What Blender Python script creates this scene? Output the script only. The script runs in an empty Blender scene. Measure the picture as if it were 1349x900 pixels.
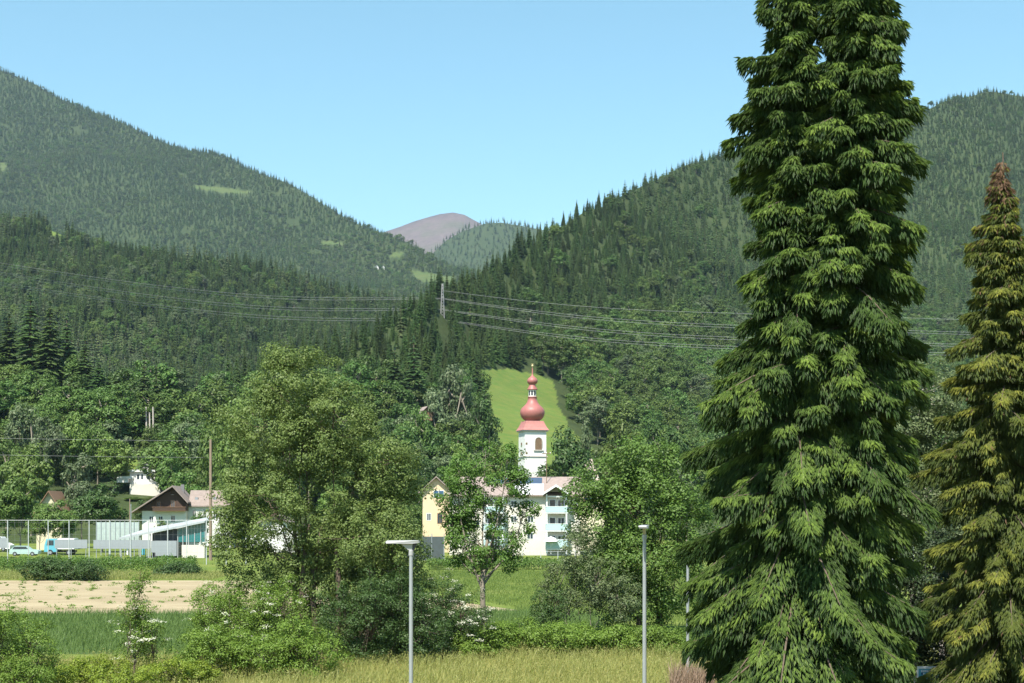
import bpy, bmesh, math, random
import numpy as np
from mathutils import Vector

R = math.radians
F = 1873.0; HZ = 665.0; CX = 674.5; CAMH = 8.0      # photo geometry: focal length, horizon and centre in photo units
S = bpy.context.scene
COL = S.collection

# ------------------------------------------------------------------ camera, sky, sun, exposure
cam_d = bpy.data.cameras.new('camera'); cam = bpy.data.objects.new('camera', cam_d); COL.objects.link(cam)
cam.location = (0, 0, CAMH); cam.rotation_euler = (R(90), 0, 0)
cam_d.sensor_width = 36; cam_d.lens = 36 * F / 1349; cam_d.shift_y = 215 / 1349
cam_d.clip_start = 0.1; cam_d.clip_end = 30000
S.camera = cam
SUN_EL = R(57); SUN_DX, SUN_DY = -0.34, -0.94
w = bpy.data.worlds.new('World'); S.world = w; w.use_nodes = True
nt = w.node_tree; bg = nt.nodes['Background']
sky = nt.nodes.new('ShaderNodeTexSky'); sky.sky_type = 'NISHITA'; sky.sun_disc = False
sky.sun_elevation = SUN_EL; sky.sun_rotation = math.atan2(SUN_DX, SUN_DY)
sky.altitude = 800; sky.air_density = 1.0; sky.dust_density = 0.6; sky.ozone_density = 1.6
hsv = nt.nodes.new('ShaderNodeHueSaturation'); hsv.inputs['Hue'].default_value = .468; hsv.inputs['Saturation'].default_value = 1.04
nt.links.new(sky.outputs[0], hsv.inputs['Color']); nt.links.new(hsv.outputs[0], bg.inputs[0]); bg.inputs[1].default_value = 0.104
sd = bpy.data.lights.new('sun', 'SUN'); so = bpy.data.objects.new('sun', sd); COL.objects.link(so)
sd.energy = 5.0; sd.angle = R(0.53); sd.color = (1.0, 0.94, 0.83)
ch = math.cos(SUN_EL); n_ = math.hypot(SUN_DX, SUN_DY)
so.rotation_euler = Vector((SUN_DX / n_ * ch, SUN_DY / n_ * ch, math.sin(SUN_EL))).to_track_quat('Z', 'Y').to_euler()
so.location = (-40, -40, 80)
S.view_settings.view_transform = 'Standard'; S.view_settings.look = 'None'
S.view_settings.exposure = 1.08; S.view_settings.gamma = 1.0; S.view_settings.use_curve_mapping = False
S.cycles.use_denoising = True; S.cycles.denoiser = 'OPENIMAGEDENOISE'; S.cycles.denoising_prefilter = 'ACCURATE'
S.cycles.max_bounces = 6; S.cycles.diffuse_bounces = 3; S.cycles.glossy_bounces = 2
S.cycles.transmission_bounces = 3; S.cycles.volume_bounces = 0; S.cycles.transparent_max_bounces = 6
S.cycles.caustics_reflective = False; S.cycles.caustics_refractive = False

# ------------------------------------------------------------------ helpers
def tag(o, label=None, cat=None, group=None, kind=None):
    if label: o['label'] = label
    if cat: o['category'] = cat
    if group: o['group'] = group
    if kind: o['kind'] = kind
    return o

def thing(name, label, cat, loc=(0, 0, 0), rz=0.0, group=None):
    o = bpy.data.objects.new(name, None); COL.objects.link(o)
    o.empty_display_size = 0.3; o.location = loc; o.rotation_euler = (0, 0, rz)
    return tag(o, label, cat, group)

def px(p, D): return (p - CX) / F * D
def pz(y, D): return CAMH + (HZ - y) / F * D
def P(x, y, D): return np.array([px(x, D), D, pz(y, D)])

class MB:
    """collects shapes, builds ONE mesh"""
    def __init__(s): s.v = []; s.f = []; s.m = []; s.n = 0; s.t = []; s.hast = False
    def add(s, V, Fc, mi=0, tone=None):
        V = np.asarray(V, float).reshape(-1, 3); Fc = np.asarray(Fc, int)
        s.v.append(V); s.f.append(Fc + s.n); s.m.append(np.full(len(Fc), mi)); s.n += len(V)
        if tone is not None: s.hast = True
        s.t.append(np.zeros(len(V)) if tone is None else np.broadcast_to(tone, (len(V),)))
        return s
    def box(s, a, b, mi=0):
        x0, y0, z0 = a; x1, y1, z1 = b
        V = [(x0,y0,z0),(x1,y0,z0),(x1,y1,z0),(x0,y1,z0),(x0,y0,z1),(x1,y0,z1),(x1,y1,z1),(x0,y1,z1)]
        return s.add(V, [(0,3,2,1),(4,5,6,7),(0,1,5,4),(1,2,6,5),(2,3,7,6),(3,0,4,7)], mi)
    def prism(s, poly, d, mi=0):
        """poly: 3D points of a planar outline, extruded by vector d"""
        A = np.asarray(poly, float); n = len(A); B = A + np.asarray(d, float)
        s.add(np.vstack([A, B]), [(i, (i+1) % n, (i+1) % n + n, i + n) for i in range(n)], mi)
        c0 = [(0, i, i+1) for i in range(1, n-1)]; c1 = [(0, i+1, i) for i in range(1, n-1)]
        if n == 4: s.add(A, [(0,1,2,3)], mi); s.add(B, [(3,2,1,0)], mi)
        else: s.add(A, c0, mi); s.add(B, c1, mi)
        return s
    def tube(s, pts, rad, sides=6, mi=0, cap=True, tone=None):
        pts = np.asarray(pts, float); n = len(pts); rad = np.broadcast_to(rad, (n,))
        T = np.gradient(pts, axis=0); T /= np.linalg.norm(T, axis=1)[:, None] + 1e-9
        ref = np.array([0, 0, 1.]) if abs(T[:, 2]).mean() < .8 else np.array([1., 0, 0])
        U = np.cross(T, ref); U /= np.linalg.norm(U, axis=1)[:, None] + 1e-9; W = np.cross(T, U)
        a = np.arange(sides) / sides * 2 * np.pi
        ring = pts[:, None] + rad[:, None, None] * (np.cos(a)[None, :, None] * U[:, None] + np.sin(a)[None, :, None] * W[:, None])
        i = np.arange(n-1)[:, None] * sides; j = np.arange(sides)[None]; k = (j+1) % sides
        s.add(ring.reshape(-1, 3), np.stack([i+j, i+k, i+sides+k, i+sides+j], -1).reshape(-1, 4), mi, tone)
        if cap:
            for r0 in (0, (n-1)):
                s.add(np.vstack([ring[r0], pts[r0]]), [(q, (q+1) % sides, sides) for q in range(sides)], mi, tone)
        return s
    def lathe(s, prof, sides=16, mi=0, c=(0, 0), a0=0.0):
        prof = np.asarray(prof, float); n = len(prof); a = a0 + np.arange(sides) / sides * 2 * np.pi
        ring = np.stack([c[0] + prof[:, 0, None] * np.cos(a), c[1] + prof[:, 0, None] * np.sin(a), np.repeat(prof[:, 1, None], sides, 1)], -1)
        i = np.arange(n-1)[:, None] * sides; j = np.arange(sides)[None]; k = (j+1) % sides
        return s.add(ring.reshape(-1, 3), np.stack([i+j, i+k, i+sides+k, i+sides+j], -1).reshape(-1, 4), mi)
    def mesh(s, name, mats, smooth=False):
        me = bpy.data.meshes.new(name)
        V = np.vstack(s.v); k = np.concatenate([np.full(len(f), f.shape[1]) for f in s.f])
        L = np.concatenate([f.ravel() for f in s.f]); st = np.concatenate([[0], np.cumsum(k)[:-1]])
        me.vertices.add(len(V)); me.vertices.foreach_set('co', V.ravel())
        me.loops.add(len(L)); me.loops.foreach_set('vertex_index', L.astype(np.int32))
        me.polygons.add(len(k)); me.polygons.foreach_set('loop_start', st.astype(np.int32))
        me.polygons.foreach_set('material_index', np.concatenate(s.m).astype(np.int32))
        me.polygons.foreach_set('use_smooth', np.full(len(k), bool(smooth)))
        for m in (mats if isinstance(mats, (list, tuple)) else [mats]): me.materials.append(m)
        if s.hast:
            at = me.attributes.new('tone', 'FLOAT', 'POINT'); at.data.foreach_set('value', np.concatenate(s.t).astype(np.float32))
        me.update(calc_edges=True); me.validate()
        return me
    def build(s, name, mats, parent=None, smooth=False, loc=None):
        o = bpy.data.objects.new(name, s.mesh(name, mats, smooth)); COL.objects.link(o)
        if parent: o.parent = parent
        if loc is not None: o.location = loc
        return o

def put(name, me, parent=None, loc=None, rz=0.0, sc=None):
    o = bpy.data.objects.new(name, me); COL.objects.link(o)
    if parent: o.parent = parent
    if loc is not None: o.location = loc
    o.rotation_euler = (0, 0, rz)
    if sc is not None: o.scale = sc
    return o

# ------------------------------------------------------------------ materials
def _mat(name):
    m = bpy.data.materials.new(name); m.use_nodes = True
    n = m.node_tree; return m, n, n.nodes, n.links, n.nodes['Principled BSDF']
def rgb(c): return (*c, 1.0)
def plain(name, c, rough=0.6, var=0.12, scale=3.0, metal=0.0, bump=0.0, spec=0.4):
    """a base colour with uneven wear from noise"""
    m, t, N, L, b = _mat(name)
    tc = N.new('ShaderNodeTexCoord'); no = N.new('ShaderNodeTexNoise'); no.inputs['Scale'].default_value = scale; no.inputs['Detail'].default_value = 5
    L.new(tc.outputs['Object'], no.inputs['Vector'])
    mx = N.new('ShaderNodeMix'); mx.data_type = 'RGBA'
    mx.inputs['A'].default_value = rgb([x * (1 - var) for x in c]); mx.inputs['B'].default_value = rgb([min(1, x * (1 + var)) for x in c])
    L.new(no.outputs['Fac'], mx.inputs['Factor']); L.new(mx.outputs['Result'], b.inputs['Base Color'])
    b.inputs['Roughness'].default_value = rough; b.inputs['Metallic'].default_value = metal; b.inputs['Specular IOR Level'].default_value = spec
    if bump:
        bp = N.new('ShaderNodeBump'); bp.inputs['Strength'].default_value = bump; L.new(no.outputs['Fac'], bp.inputs['Height']); L.new(bp.outputs[0], b.inputs['Normal'])
    return m
def foliage(name, c0, c1, transl=0.35, inst=0.25, young=None, rough=0.55, hue=0.0):
    """leaf colour: varies leaf by leaf (island), tree by tree (object random); 'tone' marks young growth / dead growth"""
    m, t, N, L, b = _mat(name)
    g = N.new('ShaderNodeNewGeometry'); oi = N.new('ShaderNodeObjectInfo')
    mx = N.new('ShaderNodeMix'); mx.data_type = 'RGBA'; mx.inputs['A'].default_value = rgb(c0); mx.inputs['B'].default_value = rgb(c1)
    L.new(g.outputs['Random Per Island'], mx.inputs['Factor'])
    out = mx.outputs['Result']
    if young:
        at = N.new('ShaderNodeAttribute'); at.attribute_name = 'tone'
        m2 = N.new('ShaderNodeMix'); m2.data_type = 'RGBA'; L.new(at.outputs['Fac'], m2.inputs['Factor']); L.new(out, m2.inputs['A']); m2.inputs['B'].default_value = rgb(young); out = m2.outputs['Result']
    hs = N.new('ShaderNodeHueSaturation')
    mr = N.new('ShaderNodeMapRange'); mr.inputs['To Min'].default_value = 1 - inst; mr.inputs['To Max'].default_value = 1 + inst
    L.new(oi.outputs['Random'], mr.inputs['Value']); L.new(mr.outputs[0], hs.inputs['Value']); L.new(out, hs.inputs['Color'])
    if hue:
        ml = N.new('ShaderNodeMath'); ml.operation = 'MULTIPLY'; ml.inputs[1].default_value = 7.31; fr = N.new('ShaderNodeMath'); fr.operation = 'FRACT'
        L.new(oi.outputs['Random'], ml.inputs[0]); L.new(ml.outputs[0], fr.inputs[0])
        m3 = N.new('ShaderNodeMapRange'); m3.inputs['To Min'].default_value = .5 - hue; m3.inputs['To Max'].default_value = .5 + hue
        L.new(fr.outputs[0], m3.inputs['Value']); L.new(m3.outputs[0], hs.inputs['Hue'])
    L.new(hs.outputs[0], b.inputs['Base Color']); b.inputs['Roughness'].default_value = rough; b.inputs['Specular IOR Level'].default_value = 0.35
    tr = N.new('ShaderNodeBsdfTranslucent'); L.new(hs.outputs[0], tr.inputs['Color'])
    ms = N.new('ShaderNodeMixShader'); ms.inputs[0].default_value = transl
    L.new(b.outputs[0], ms.inputs[1]); L.new(tr.outputs[0], ms.inputs[2]); L.new(ms.outputs[0], N['Material Output'].inputs['Surface'])
    return m
def land(name, cols, scale, detail=8, stretch=(1, 1, 1), mask=None, fine=None, bump=0.3):
    """ground cover: colour ramp over two noises; mask = attribute blending to another colour"""
    m, t, N, L, b = _mat(name)
    tc = N.new('ShaderNodeTexCoord'); mp = N.new('ShaderNodeMapping'); mp.inputs['Scale'].default_value = stretch
    L.new(tc.outputs['Object'], mp.inputs['Vector'])
    no = N.new('ShaderNodeTexNoise'); no.inputs['Scale'].default_value = scale; no.inputs['Detail'].default_value = detail; no.inputs['Roughness'].default_value = .65
    L.new(mp.outputs[0], no.inputs['Vector'])
    rp = N.new('ShaderNodeValToRGB'); e = rp.color_ramp.elements
    e[0].position = .3; e[0].color = rgb(cols[0]); e[1].position = .7; e[1].color = rgb(cols[-1])
    if len(cols) == 3: x = e.new(.5); x.color = rgb(cols[1])
    L.new(no.outputs['Fac'], rp.inputs[0]); out = rp.outputs[0]
    n2 = N.new('ShaderNodeTexNoise'); n2.inputs['Scale'].default_value = scale * 11; n2.inputs['Detail'].default_value = 4
    L.new(mp.outputs[0], n2.inputs['Vector'])
    hs = N.new('ShaderNodeHueSaturation'); mr = N.new('ShaderNodeMapRange'); mr.inputs['To Min'].default_value = .6; mr.inputs['To Max'].default_value = 1.4
    L.new(n2.outputs['Fac'], mr.inputs['Value']); L.new(mr.outputs[0], hs.inputs['Value']); L.new(out, hs.inputs['Color']); out = hs.outputs[0]
    if mask:
        at = N.new('ShaderNodeAttribute'); at.attribute_name = 'tone'; m2 = N.new('ShaderNodeMix'); m2.data_type = 'RGBA'
        h2 = N.new('ShaderNodeHueSaturation'); m4 = N.new('ShaderNodeMapRange'); m4.inputs['To Min'].default_value = .75; m4.inputs['To Max'].default_value = 1.25
        L.new(no.outputs['Fac'], m4.inputs['Value']); L.new(m4.outputs[0], h2.inputs['Value']); m5 = N.new('ShaderNodeMix'); m5.data_type = 'RGBA'; m5.inputs['A'].default_value = rgb([mask[0]*.82, mask[1]*.98, mask[2]*.9]); m5.inputs['B'].default_value = rgb([mask[0]*1.45, mask[1]*1.12, mask[2]*1.2])
        n3 = N.new('ShaderNodeTexNoise'); n3.inputs['Scale'].default_value = scale*4; n3.inputs['Detail'].default_value = 6; n3.inputs['Roughness'].default_value = .7
        mp3 = N.new('ShaderNodeMapping'); mp3.inputs['Scale'].default_value = (.35, .6, 3.0); L.new(tc.outputs['Object'], mp3.inputs['Vector']); L.new(mp3.outputs[0], n3.inputs['Vector'])
        r3 = N.new('ShaderNodeMapRange'); r3.inputs['From Min'].default_value = .32; r3.inputs['From Max'].default_value = .68; L.new(n3.outputs['Fac'], r3.inputs['Value']); L.new(r3.outputs[0], m5.inputs['Factor']); L.new(m5.outputs['Result'], h2.inputs['Color'])
        L.new(at.outputs['Fac'], m2.inputs['Factor']); L.new(out, m2.inputs['A']); L.new(h2.outputs[0], m2.inputs['B']); out = m2.outputs['Result']
    L.new(out, b.inputs['Base Color']); b.inputs['Roughness'].default_value = .95; b.inputs['Specular IOR Level'].default_value = .1
    if bump:
        bp = N.new('ShaderNodeBump'); bp.inputs['Strength'].default_value = bump; bp.inputs['Distance'].default_value = .3; L.new(n2.outputs['Fac'], bp.inputs['Height']); L.new(bp.outputs[0], b.inputs['Normal'])
    return m
def striped(name, c0, c1, scale, axis='X', rough=.6, sharp=.5, metal=0.0):
    m, t, N, L, b = _mat(name)
    tc = N.new('ShaderNodeTexCoord'); wv = N.new('ShaderNodeTexWave'); wv.bands_direction = axis; wv.inputs['Scale'].default_value = scale; wv.inputs['Distortion'].default_value = .3
    L.new(tc.outputs['Object'], wv.inputs['Vector'])
    rp = N.new('ShaderNodeValToRGB'); rp.color_ramp.elements[0].color = rgb(c0); rp.color_ramp.elements[1].color = rgb(c1); rp.color_ramp.elements[1].position = sharp
    no = N.new('ShaderNodeTexNoise'); no.inputs['Scale'].default_value = 1.7; L.new(tc.outputs['Object'], no.inputs['Vector'])
    hs = N.new('ShaderNodeHueSaturation'); mr = N.new('ShaderNodeMapRange'); mr.inputs['To Min'].default_value = .75; mr.inputs['To Max'].default_value = 1.25
    L.new(no.outputs['Fac'], mr.inputs['Value']); L.new(mr.outputs[0], hs.inputs['Value'])
    L.new(wv.outputs['Fac'], rp.inputs[0]); L.new(rp.outputs[0], hs.inputs['Color']); L.new(hs.outputs[0], b.inputs['Base Color'])
    b.inputs['Roughness'].default_value = rough; b.inputs['Metallic'].default_value = metal
    return m

M = {}
M['bark'] = plain('bark', (.10, .075, .055), .9, .45, 6, bump=.4)
M['barkgrey'] = plain('bark_grey', (.22, .19, .15), .9, .4, 5, bump=.4)
M['barkpale'] = plain('bark_pale', (.42, .38, .34), .9, .3, 3)
M['spruce'] = foliage('spruce_needles', (.024, .056, .013), (.056, .108, .024), .22, .1, young=(.19, .28, .052))
M['goldspruce'] = foliage('golden_spruce_needles', (.045, .075, .015), (.095, .130, .025), .25, .1, young=(.30, .31, .055))
M['brownspruce'] = foliage('dead_spruce_needles', (.12, .072, .042), (.22, .14, .085), .15, .1)
M['farspruce'] = foliage('far_spruce_needles', (.032, .066, .018), (.066, .112, .027), .15, .38, hue=.018)
M['olivespruce'] = foliage('olive_spruce_needles', (.055, .080, .030), (.085, .115, .042), .15, .3, hue=.015)
M['larch'] = foliage('larch_needles', (.060, .100, .036), (.095, .135, .045), .2, .3, hue=.02)
M['farleaf'] = foliage('far_leaves', (.054, .104, .021), (.100, .160, .032), .3, .32, hue=.02)
M['greyleaf'] = foliage('grey_leaves', (.075, .115, .050), (.125, .165, .072), .25, .2)
M['willow'] = foliage('willow_leaves', (.094, .146, .034), (.160, .216, .058), .35, .05)
M['ash'] = foliage('ash_leaves', (.075, .155, .024), (.115, .215, .038), .38, .05)
M['maple'] = foliage('maple_leaves', (.074, .142, .024), (.118, .198, .038), .36, .05)
M['shrub'] = foliage('shrub_leaves', (.105, .185, .024), (.165, .25, .040), .38, .1)
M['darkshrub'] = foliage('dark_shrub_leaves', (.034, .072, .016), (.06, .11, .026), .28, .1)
M['shade'] = foliage('painted_shade_leaves', (.018, .036, .012), (.034, .058, .018), .12, .05)  # leaf colour kept near black to paint the shadow of the spruces
M['lawn'] = foliage('lawn_blades', (.085, .145, .026), (.15, .20, .045), .35, 0)
M['villageleaf'] = foliage('village_leaves', (.076, .138, .026), (.125, .195, .040), .3, .25, hue=.02)
M['weed'] = foliage('weed_leaves', (.13, .20, .022), (.26, .33, .035), .4, .1)
M['birch'] = foliage('birch_leaves', (.075, .115, .045), (.15, .19, .08), .35, .05)
M['flower'] = foliage('elder_blossom', (.42, .43, .33), (.60, .60, .50), .3, 0)
M['grass'] = foliage('meadow_grass', (.19, .23, .05), (.38, .37, .14), .4, 0)
M['drygrass'] = foliage('dry_stalks', (.17, .11, .075), (.34, .25, .18), .25, 0)
M['crop'] = foliage('crop_leaves', (.095, .155, .040), (.135, .21, .055), .3, 0)
M['white'] = plain('white_render', (.62, .62, .60), .85, .12, .5)
M['cream'] = plain('cream_render', (.56, .53, .47), .85, .13, .5)
M['ochre'] = plain('ochre_render', (.58, .46, .31), .85, .08, 1.2)
M['yellow'] = plain('yellow_render', (.58, .53, .38), .85, .06, 1.2)
M['wood'] = striped('dark_boarding', (.028, .017, .012), (.075, .042, .028), 4.0, 'X', .8, .4)
M['woodmid'] = striped('brown_boarding', (.13, .07, .04), (.24, .14, .085), 4.0, 'X', .8, .4)
M['post'] = plain('weathered_pole', (.23, .17, .13), .9, .3, 4)
M['tiles'] = striped('clay_tiles', (.20, .155, .138), (.27, .215, .195), 5.5, 'X', .85, .45)
M['tilesold'] = striped('weathered_tiles', (.17, .135, .12), (.25, .205, .185), 5.5, 'X', .85, .45)
M['tilesdark'] = plain('slate_roof', (.16, .16, .17), .7, .25, 4)
M['dome'] = plain('red_dome_sheet', (.31, .115, .105), .5, .22, 1.6)
M['domeskirt'] = plain('faded_red_sheet', (.36, .15, .135), .55, .25, 1.6)
M['glass'] = plain('window_glass', (.03, .045, .06), .08, .3, 1, spec=.8)
M['blueglass'] = plain('blue_glazing', (.04, .10, .22), .12, .3, 1, spec=.8)
M['tealglass'] = plain('teal_glazing', (.02, .14, .15), .15, .3, 1, spec=.8)
M['mint'] = plain('mint_parapet', (.36, .49, .51), .5, .08, 2)
M['louvre'] = striped('wood_louvre', (.07, .045, .025), (.19, .125, .075), 5, 'Z', .8, .5)
M['galv'] = plain('galvanised_steel', (.31, .335, .36), .42, .1, 3, metal=.35)
M['galvpale'] = plain('galvanised_tube', (.42, .44, .45), .5, .08, 3)
M['lamphead'] = plain('painted_lamp_housing', (.31, .32, .33), .45, .1, 2)
M['darkparts'] = plain('dark_plastic_and_openings', (.03, .03, .04), .5, .2, 2)
M['wire'] = plain('wire_metal', (.20, .21, .22), .5, .1, 1, metal=.2)
M['cable'] = plain('cable_metal', (.25, .255, .26), .5, .1, .1)
M['pylon'] = plain('pylon_steel', (.27, .27, .27), .6, .15, .3)
M['panel'] = striped('ribbed_panels', (.26, .33, .32), (.38, .44, .42), 1.4, 'X', .3, .5)
M['metalroof'] = striped('sheet_roof', (.34, .37, .39), (.44, .46, .47), 2.0, 'Y', .4, .5, .1)
M['board'] = plain('grey_board', (.24, .265, .29), .6, .1, 1)
M['cyan'] = plain('cyan_paint', (.10, .36, .46), .35, .08, 1)
M['palecar'] = plain('pale_teal_paint', (.34, .47, .46), .3, .06, 1)
M['whitepaint'] = plain('white_paint', (.66, .67, .68), .4, .05, 1)
M['rubber'] = plain('rubber', (.02, .02, .022), .8, .2, 2)
M['solar'] = plain('solar_panels', (.05, .075, .12), .12, .25, 1, spec=.8)
M['copper'] = plain('gilded_metal', (.62, .50, .28), .35, .1, 3, metal=.6)
M['stone'] = plain('stone_ledge', (.45, .43, .40), .85, .1, 3)
M['pink'] = plain('pale_shingles', (.34, .27, .24), .85, .25, 1.5)

rng0 = np.random.default_rng(7)
def unit(v): return v / (np.linalg.norm(v, axis=-1, keepdims=True) + 1e-9)
def nz(x, y, s):
    """smooth uneven field, about -1..1"""
    return (np.sin(x*s*1.0+y*s*.37+1.3) + np.sin(x*s*.43-y*s*1.13+4.1) + .6*np.sin(x*s*2.1+y*s*1.7+.7) + .5*np.sin(-x*s*1.9+y*s*2.6+2.2)) / 2.6

# ------------------------------------------------------------------ terrain
def inpoly(x, y, poly):
    x = np.asarray(x, float); y = np.asarray(y, float); c = np.zeros(x.shape, bool); n = len(poly)
    for i in range(n):
        x0, y0 = poly[i]; x1, y1 = poly[(i+1) % n]
        hit = ((y0 > y) != (y1 > y)) & (x < (x1-x0) * (y-y0) / (y1-y0+1e-12) + x0)
        c ^= hit
    return c

class Hill:
    def __init__(s, ridge, D0, amp, k=1.0, scale=.004, meadows=()):
        r = np.array(ridge, float); s.rx, s.ry, s.rD = r.T
        s.D0 = D0; s.amp = amp; s.k = k; s.sc = scale; s.meadows = meadows
    def at(s, p, v):
        D1 = np.interp(p, s.rx, s.rD); pr = np.interp(p, s.rx, s.ry)
        D = s.D0 + (D1 - s.D0) * v
        pb = HZ + F * (CAMH + .5) / s.D0
        vv = np.minimum(v, 1.0)
        py = pb + (pr - pb) * vv ** s.k
        z = CAMH + (HZ - py) / F * D
        x = (p - CX) / F * D
        z = z + s.amp * nz(x, D, s.sc) * np.clip(v * 2.5, 0, 1) * np.clip((1.25 - v) * 3, 0.15, 1)
        over = np.maximum(v - 1.0, 0)
        z = z * (1 - over * 1.6) - over * 30
        return x, D, np.maximum(z, -.8), py
    def z(s, x, y):
        p = CX + x * F / y; D1 = np.interp(p, s.rx, s.rD); v = (y - s.D0) / (D1 - s.D0)
        if v < 0 or v > 1.3 or p < s.rx[0] or p > s.rx[-1]: return -1.0
        return float(s.at(np.array(p), np.array(v))[2])
    def screen(s, p, v):
        x, D, z, _ = s.at(p, v); return HZ - (z - CAMH) * F / D
    def build(s, name, mat, cols, rows, label=None):
        p = np.linspace(s.rx[0], s.rx[-1], cols); v = np.linspace(0, 1.3, rows)
        Pm, Vm = np.meshgrid(p, v); x, D, z, py = s.at(Pm, Vm)
        mask = np.zeros(Pm.shape)
        sy = HZ - (z - CAMH) * F / D
        jx = 2.2*nz(x, D, s.sc*22); jy = 1.6*nz(D, x, s.sc*17)
        for poly in s.meadows: mask = np.maximum(mask, inpoly(Pm + jx, sy + jy, poly).astype(float))
        i = np.arange(rows-1)[:, None] * cols + np.arange(cols-1)[None]
        b = MB().add(np.stack([x, D, z], -1).reshape(-1, 3), np.stack([i, i+1, i+1+cols, i+cols], -1).reshape(-1, 4), 0, mask.ravel())
        return tag(b.build(name, mat, smooth=True), kind='structure')

MEADOW_C = [(634,487),(668,486),(700,492),(728,500),(736,535),(752,566),(778,588),(800,612),(800,650),(640,650),(641,600),(638,540)]
hillC = Hill([(-100,600,380),(150,575,420),(260,540,450),(330,510,480),(400,482,520),(460,458,560),(520,425,600),(560,402,640),(600,380,720),(640,360,820),(700,325,960),(740,305,1050),
              (790,276,1180),(850,243,1350),(900,219,1500),(960,203,1650),(1050,190,1850),(1150,172,2050),(1210,150,2200),(1250,132,2300),(1300,118,2400),(1349,126,2500),(1450,150,2500),(1600,200,2400)],
             340, 7, 1.0, .013, [MEADOW_C, [(868,545),(905,538),(925,548),(880,556)]])
hillL = Hill([(-260,430,440),(-60,485,440),(0,505,440),(80,528,430),(130,548,420),(180,582,400),(240,618,380),(300,655,350),(340,690,330)],
             290, 1.5, 1.0, .03, [[(140,598),(182,604),(180,622),(148,622)], [(64,540),(96,550),(92,566),(66,560)]])
hillB = Hill([(-260,270,1500),(0,302,1450),(60,305,1400),(130,322,1350),(250,338,1350),(340,350,1400),(430,372,1450),(520,398,1500),(600,420,1500),(700,470,1500),(760,520,1400)],
             480, 15, 1.05, .011, [[(112,422),(126,422),(126,430),(112,430)], [(62,300),(88,302),(86,312),(64,310)]])
hillA = Hill([(-260,20,4200),(-100,62,4200),(0,103,4100),(50,118,4100),(100,138,4000),(150,152,4000),(200,168,3900),(270,192,3800),(330,217,3600),(400,250,3400),(450,271,3300),(500,296,3200),
              (540,312,3100),(580,333,3000),(620,355,2900),(680,390,2800),(760,460,2800)],
             1200, 42, 1.0, .0050, [[(252,245),(280,246),(325,251),(333,255),(300,254),(265,250)], [(418,317),(452,319),(450,323),(425,322)], [(518,332),(533,333),(529,340),(514,340)],
             [(540,356),(578,362),(598,366),(596,374),(550,370)], [(0,215),(6,214),(8,224),(0,226)]])
hillD = Hill([(420,340,8000),(500,306,8000),(527,297,8000),(545,290,8000),(565,284,8000),(580,280,8000),(597,278,8000),(612,281,8000),(630,291,8000),(650,302,8000),(690,316,8000),(800,330,8000)], 3600, 12, 1.0, .0017)
hillE = Hill([(480,375,5200),(560,340,5200),(588,313,5200),(610,301,5200),(640,291,5200),(660,290,5200),(690,295,5200),(730,303,5200),(800,330,5200),(900,360,5200)], 3100, 10, 1.0, .003)

mat_forest = land('forest_floor', [(.030, .045, .018), (.040, .058, .022), (.055, .07, .026)], .05, mask=(.092, .142, .033))
mat_forest2 = land('far_forest_floor', [(.028, .045, .018), (.038, .055, .022), (.048, .064, .026)], .02, mask=(.062, .092, .032), bump=0)
mat_alp = land('bare_alp', [(.060, .050, .052), (.115, .088, .088), (.080, .082, .055)], .0035, bump=0)
hillC.build('hill_wooded', mat_forest, 800, 300); hillL.build('hill_village', mat_forest, 260, 80)
hillB.build('hill_foothill', mat_forest, 420, 160); hillA.build('hill_mountain', mat_forest2, 520, 240)
hillD.build('hill_bare_summit', mat_alp, 160, 80); hillE.build('hill_far_shoulder', mat_forest2, 160, 60)
HILLS = [hillC, hillL, hillB]
def gz(x, y):
    return max([0.0] + [h.z(x, y) for h in HILLS])

# ground and fields: sheets 4 mm apart
def sheet(name, poly, z, mat, kind='structure'):
    b = MB(); n = len(poly); A = [(x, y, z) for x, y in poly]
    me = bpy.data.meshes.new(name); me.from_pydata(A, [], [tuple(range(n))]); me.materials.append(mat)
    o = bpy.data.objects.new(name, me); COL.objects.link(o); return tag(o, kind=kind)
mat_ground = land('lawn', [(.085, .125, .025), (.11, .15, .03), (.16, .18, .05)], .12)
mat_meadow = land('meadow_soil', [(.15, .15, .04), (.20, .19, .055), (.26, .23, .08)], .35)
mat_crop = land('crop_soil', [(.055, .09, .03), (.065, .105, .034), (.08, .125, .04)], .25, stretch=(.5, 1, 1))
mat_soil = land('dry_soil', [(.23, .185, .115), (.29, .24, .155), (.34, .29, .19)], .22, stretch=(.22, 1.3, 1))
sheet('ground', [(-4800, -300), (4800, -300), (4800, 8900), (-4800, 8900)], 0.0, mat_ground)
sheet('field_ploughed', [(-90, 104.5), (-20, 104.5), (.6, 107.5), (-6, 120), (-27, 150), (-90, 150)], .008, mat_soil)
sheet('field_crop', [(-90, 76), (6, 76), (6, 104.5), (1.4, 107.4), (-20, 104.4), (-90, 104.4)], .004, mat_crop)
sheet('ground_meadow', [(-90, -60), (90, -60), (90, 79), (6, 79), (-6, 74), (-90, 72)], .008, mat_meadow)

# ------------------------------------------------------------------ haze
hz = MB().box((-4950, -350, -2), (4950, 9000, 1750))
hm = bpy.data.materials.new('haze_air'); hm.use_nodes = True; hn = hm.node_tree
for n in list(hn.nodes):
    if n.type != 'OUTPUT_MATERIAL': hn.nodes.remove(n)
pv = hn.nodes.new('ShaderNodeVolumePrincipled'); pv.inputs['Color'].default_value = (.56, .78, 1.0, 1); pv.inputs['Density'].default_value = 3.5e-5; pv.inputs['Anisotropy'].default_value = .1
hn.links.new(pv.outputs[0], [n for n in hn.nodes if n.type == 'OUTPUT_MATERIAL'][0].inputs['Volume'])
tag(hz.build('haze', hm), kind='stuff')

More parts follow.
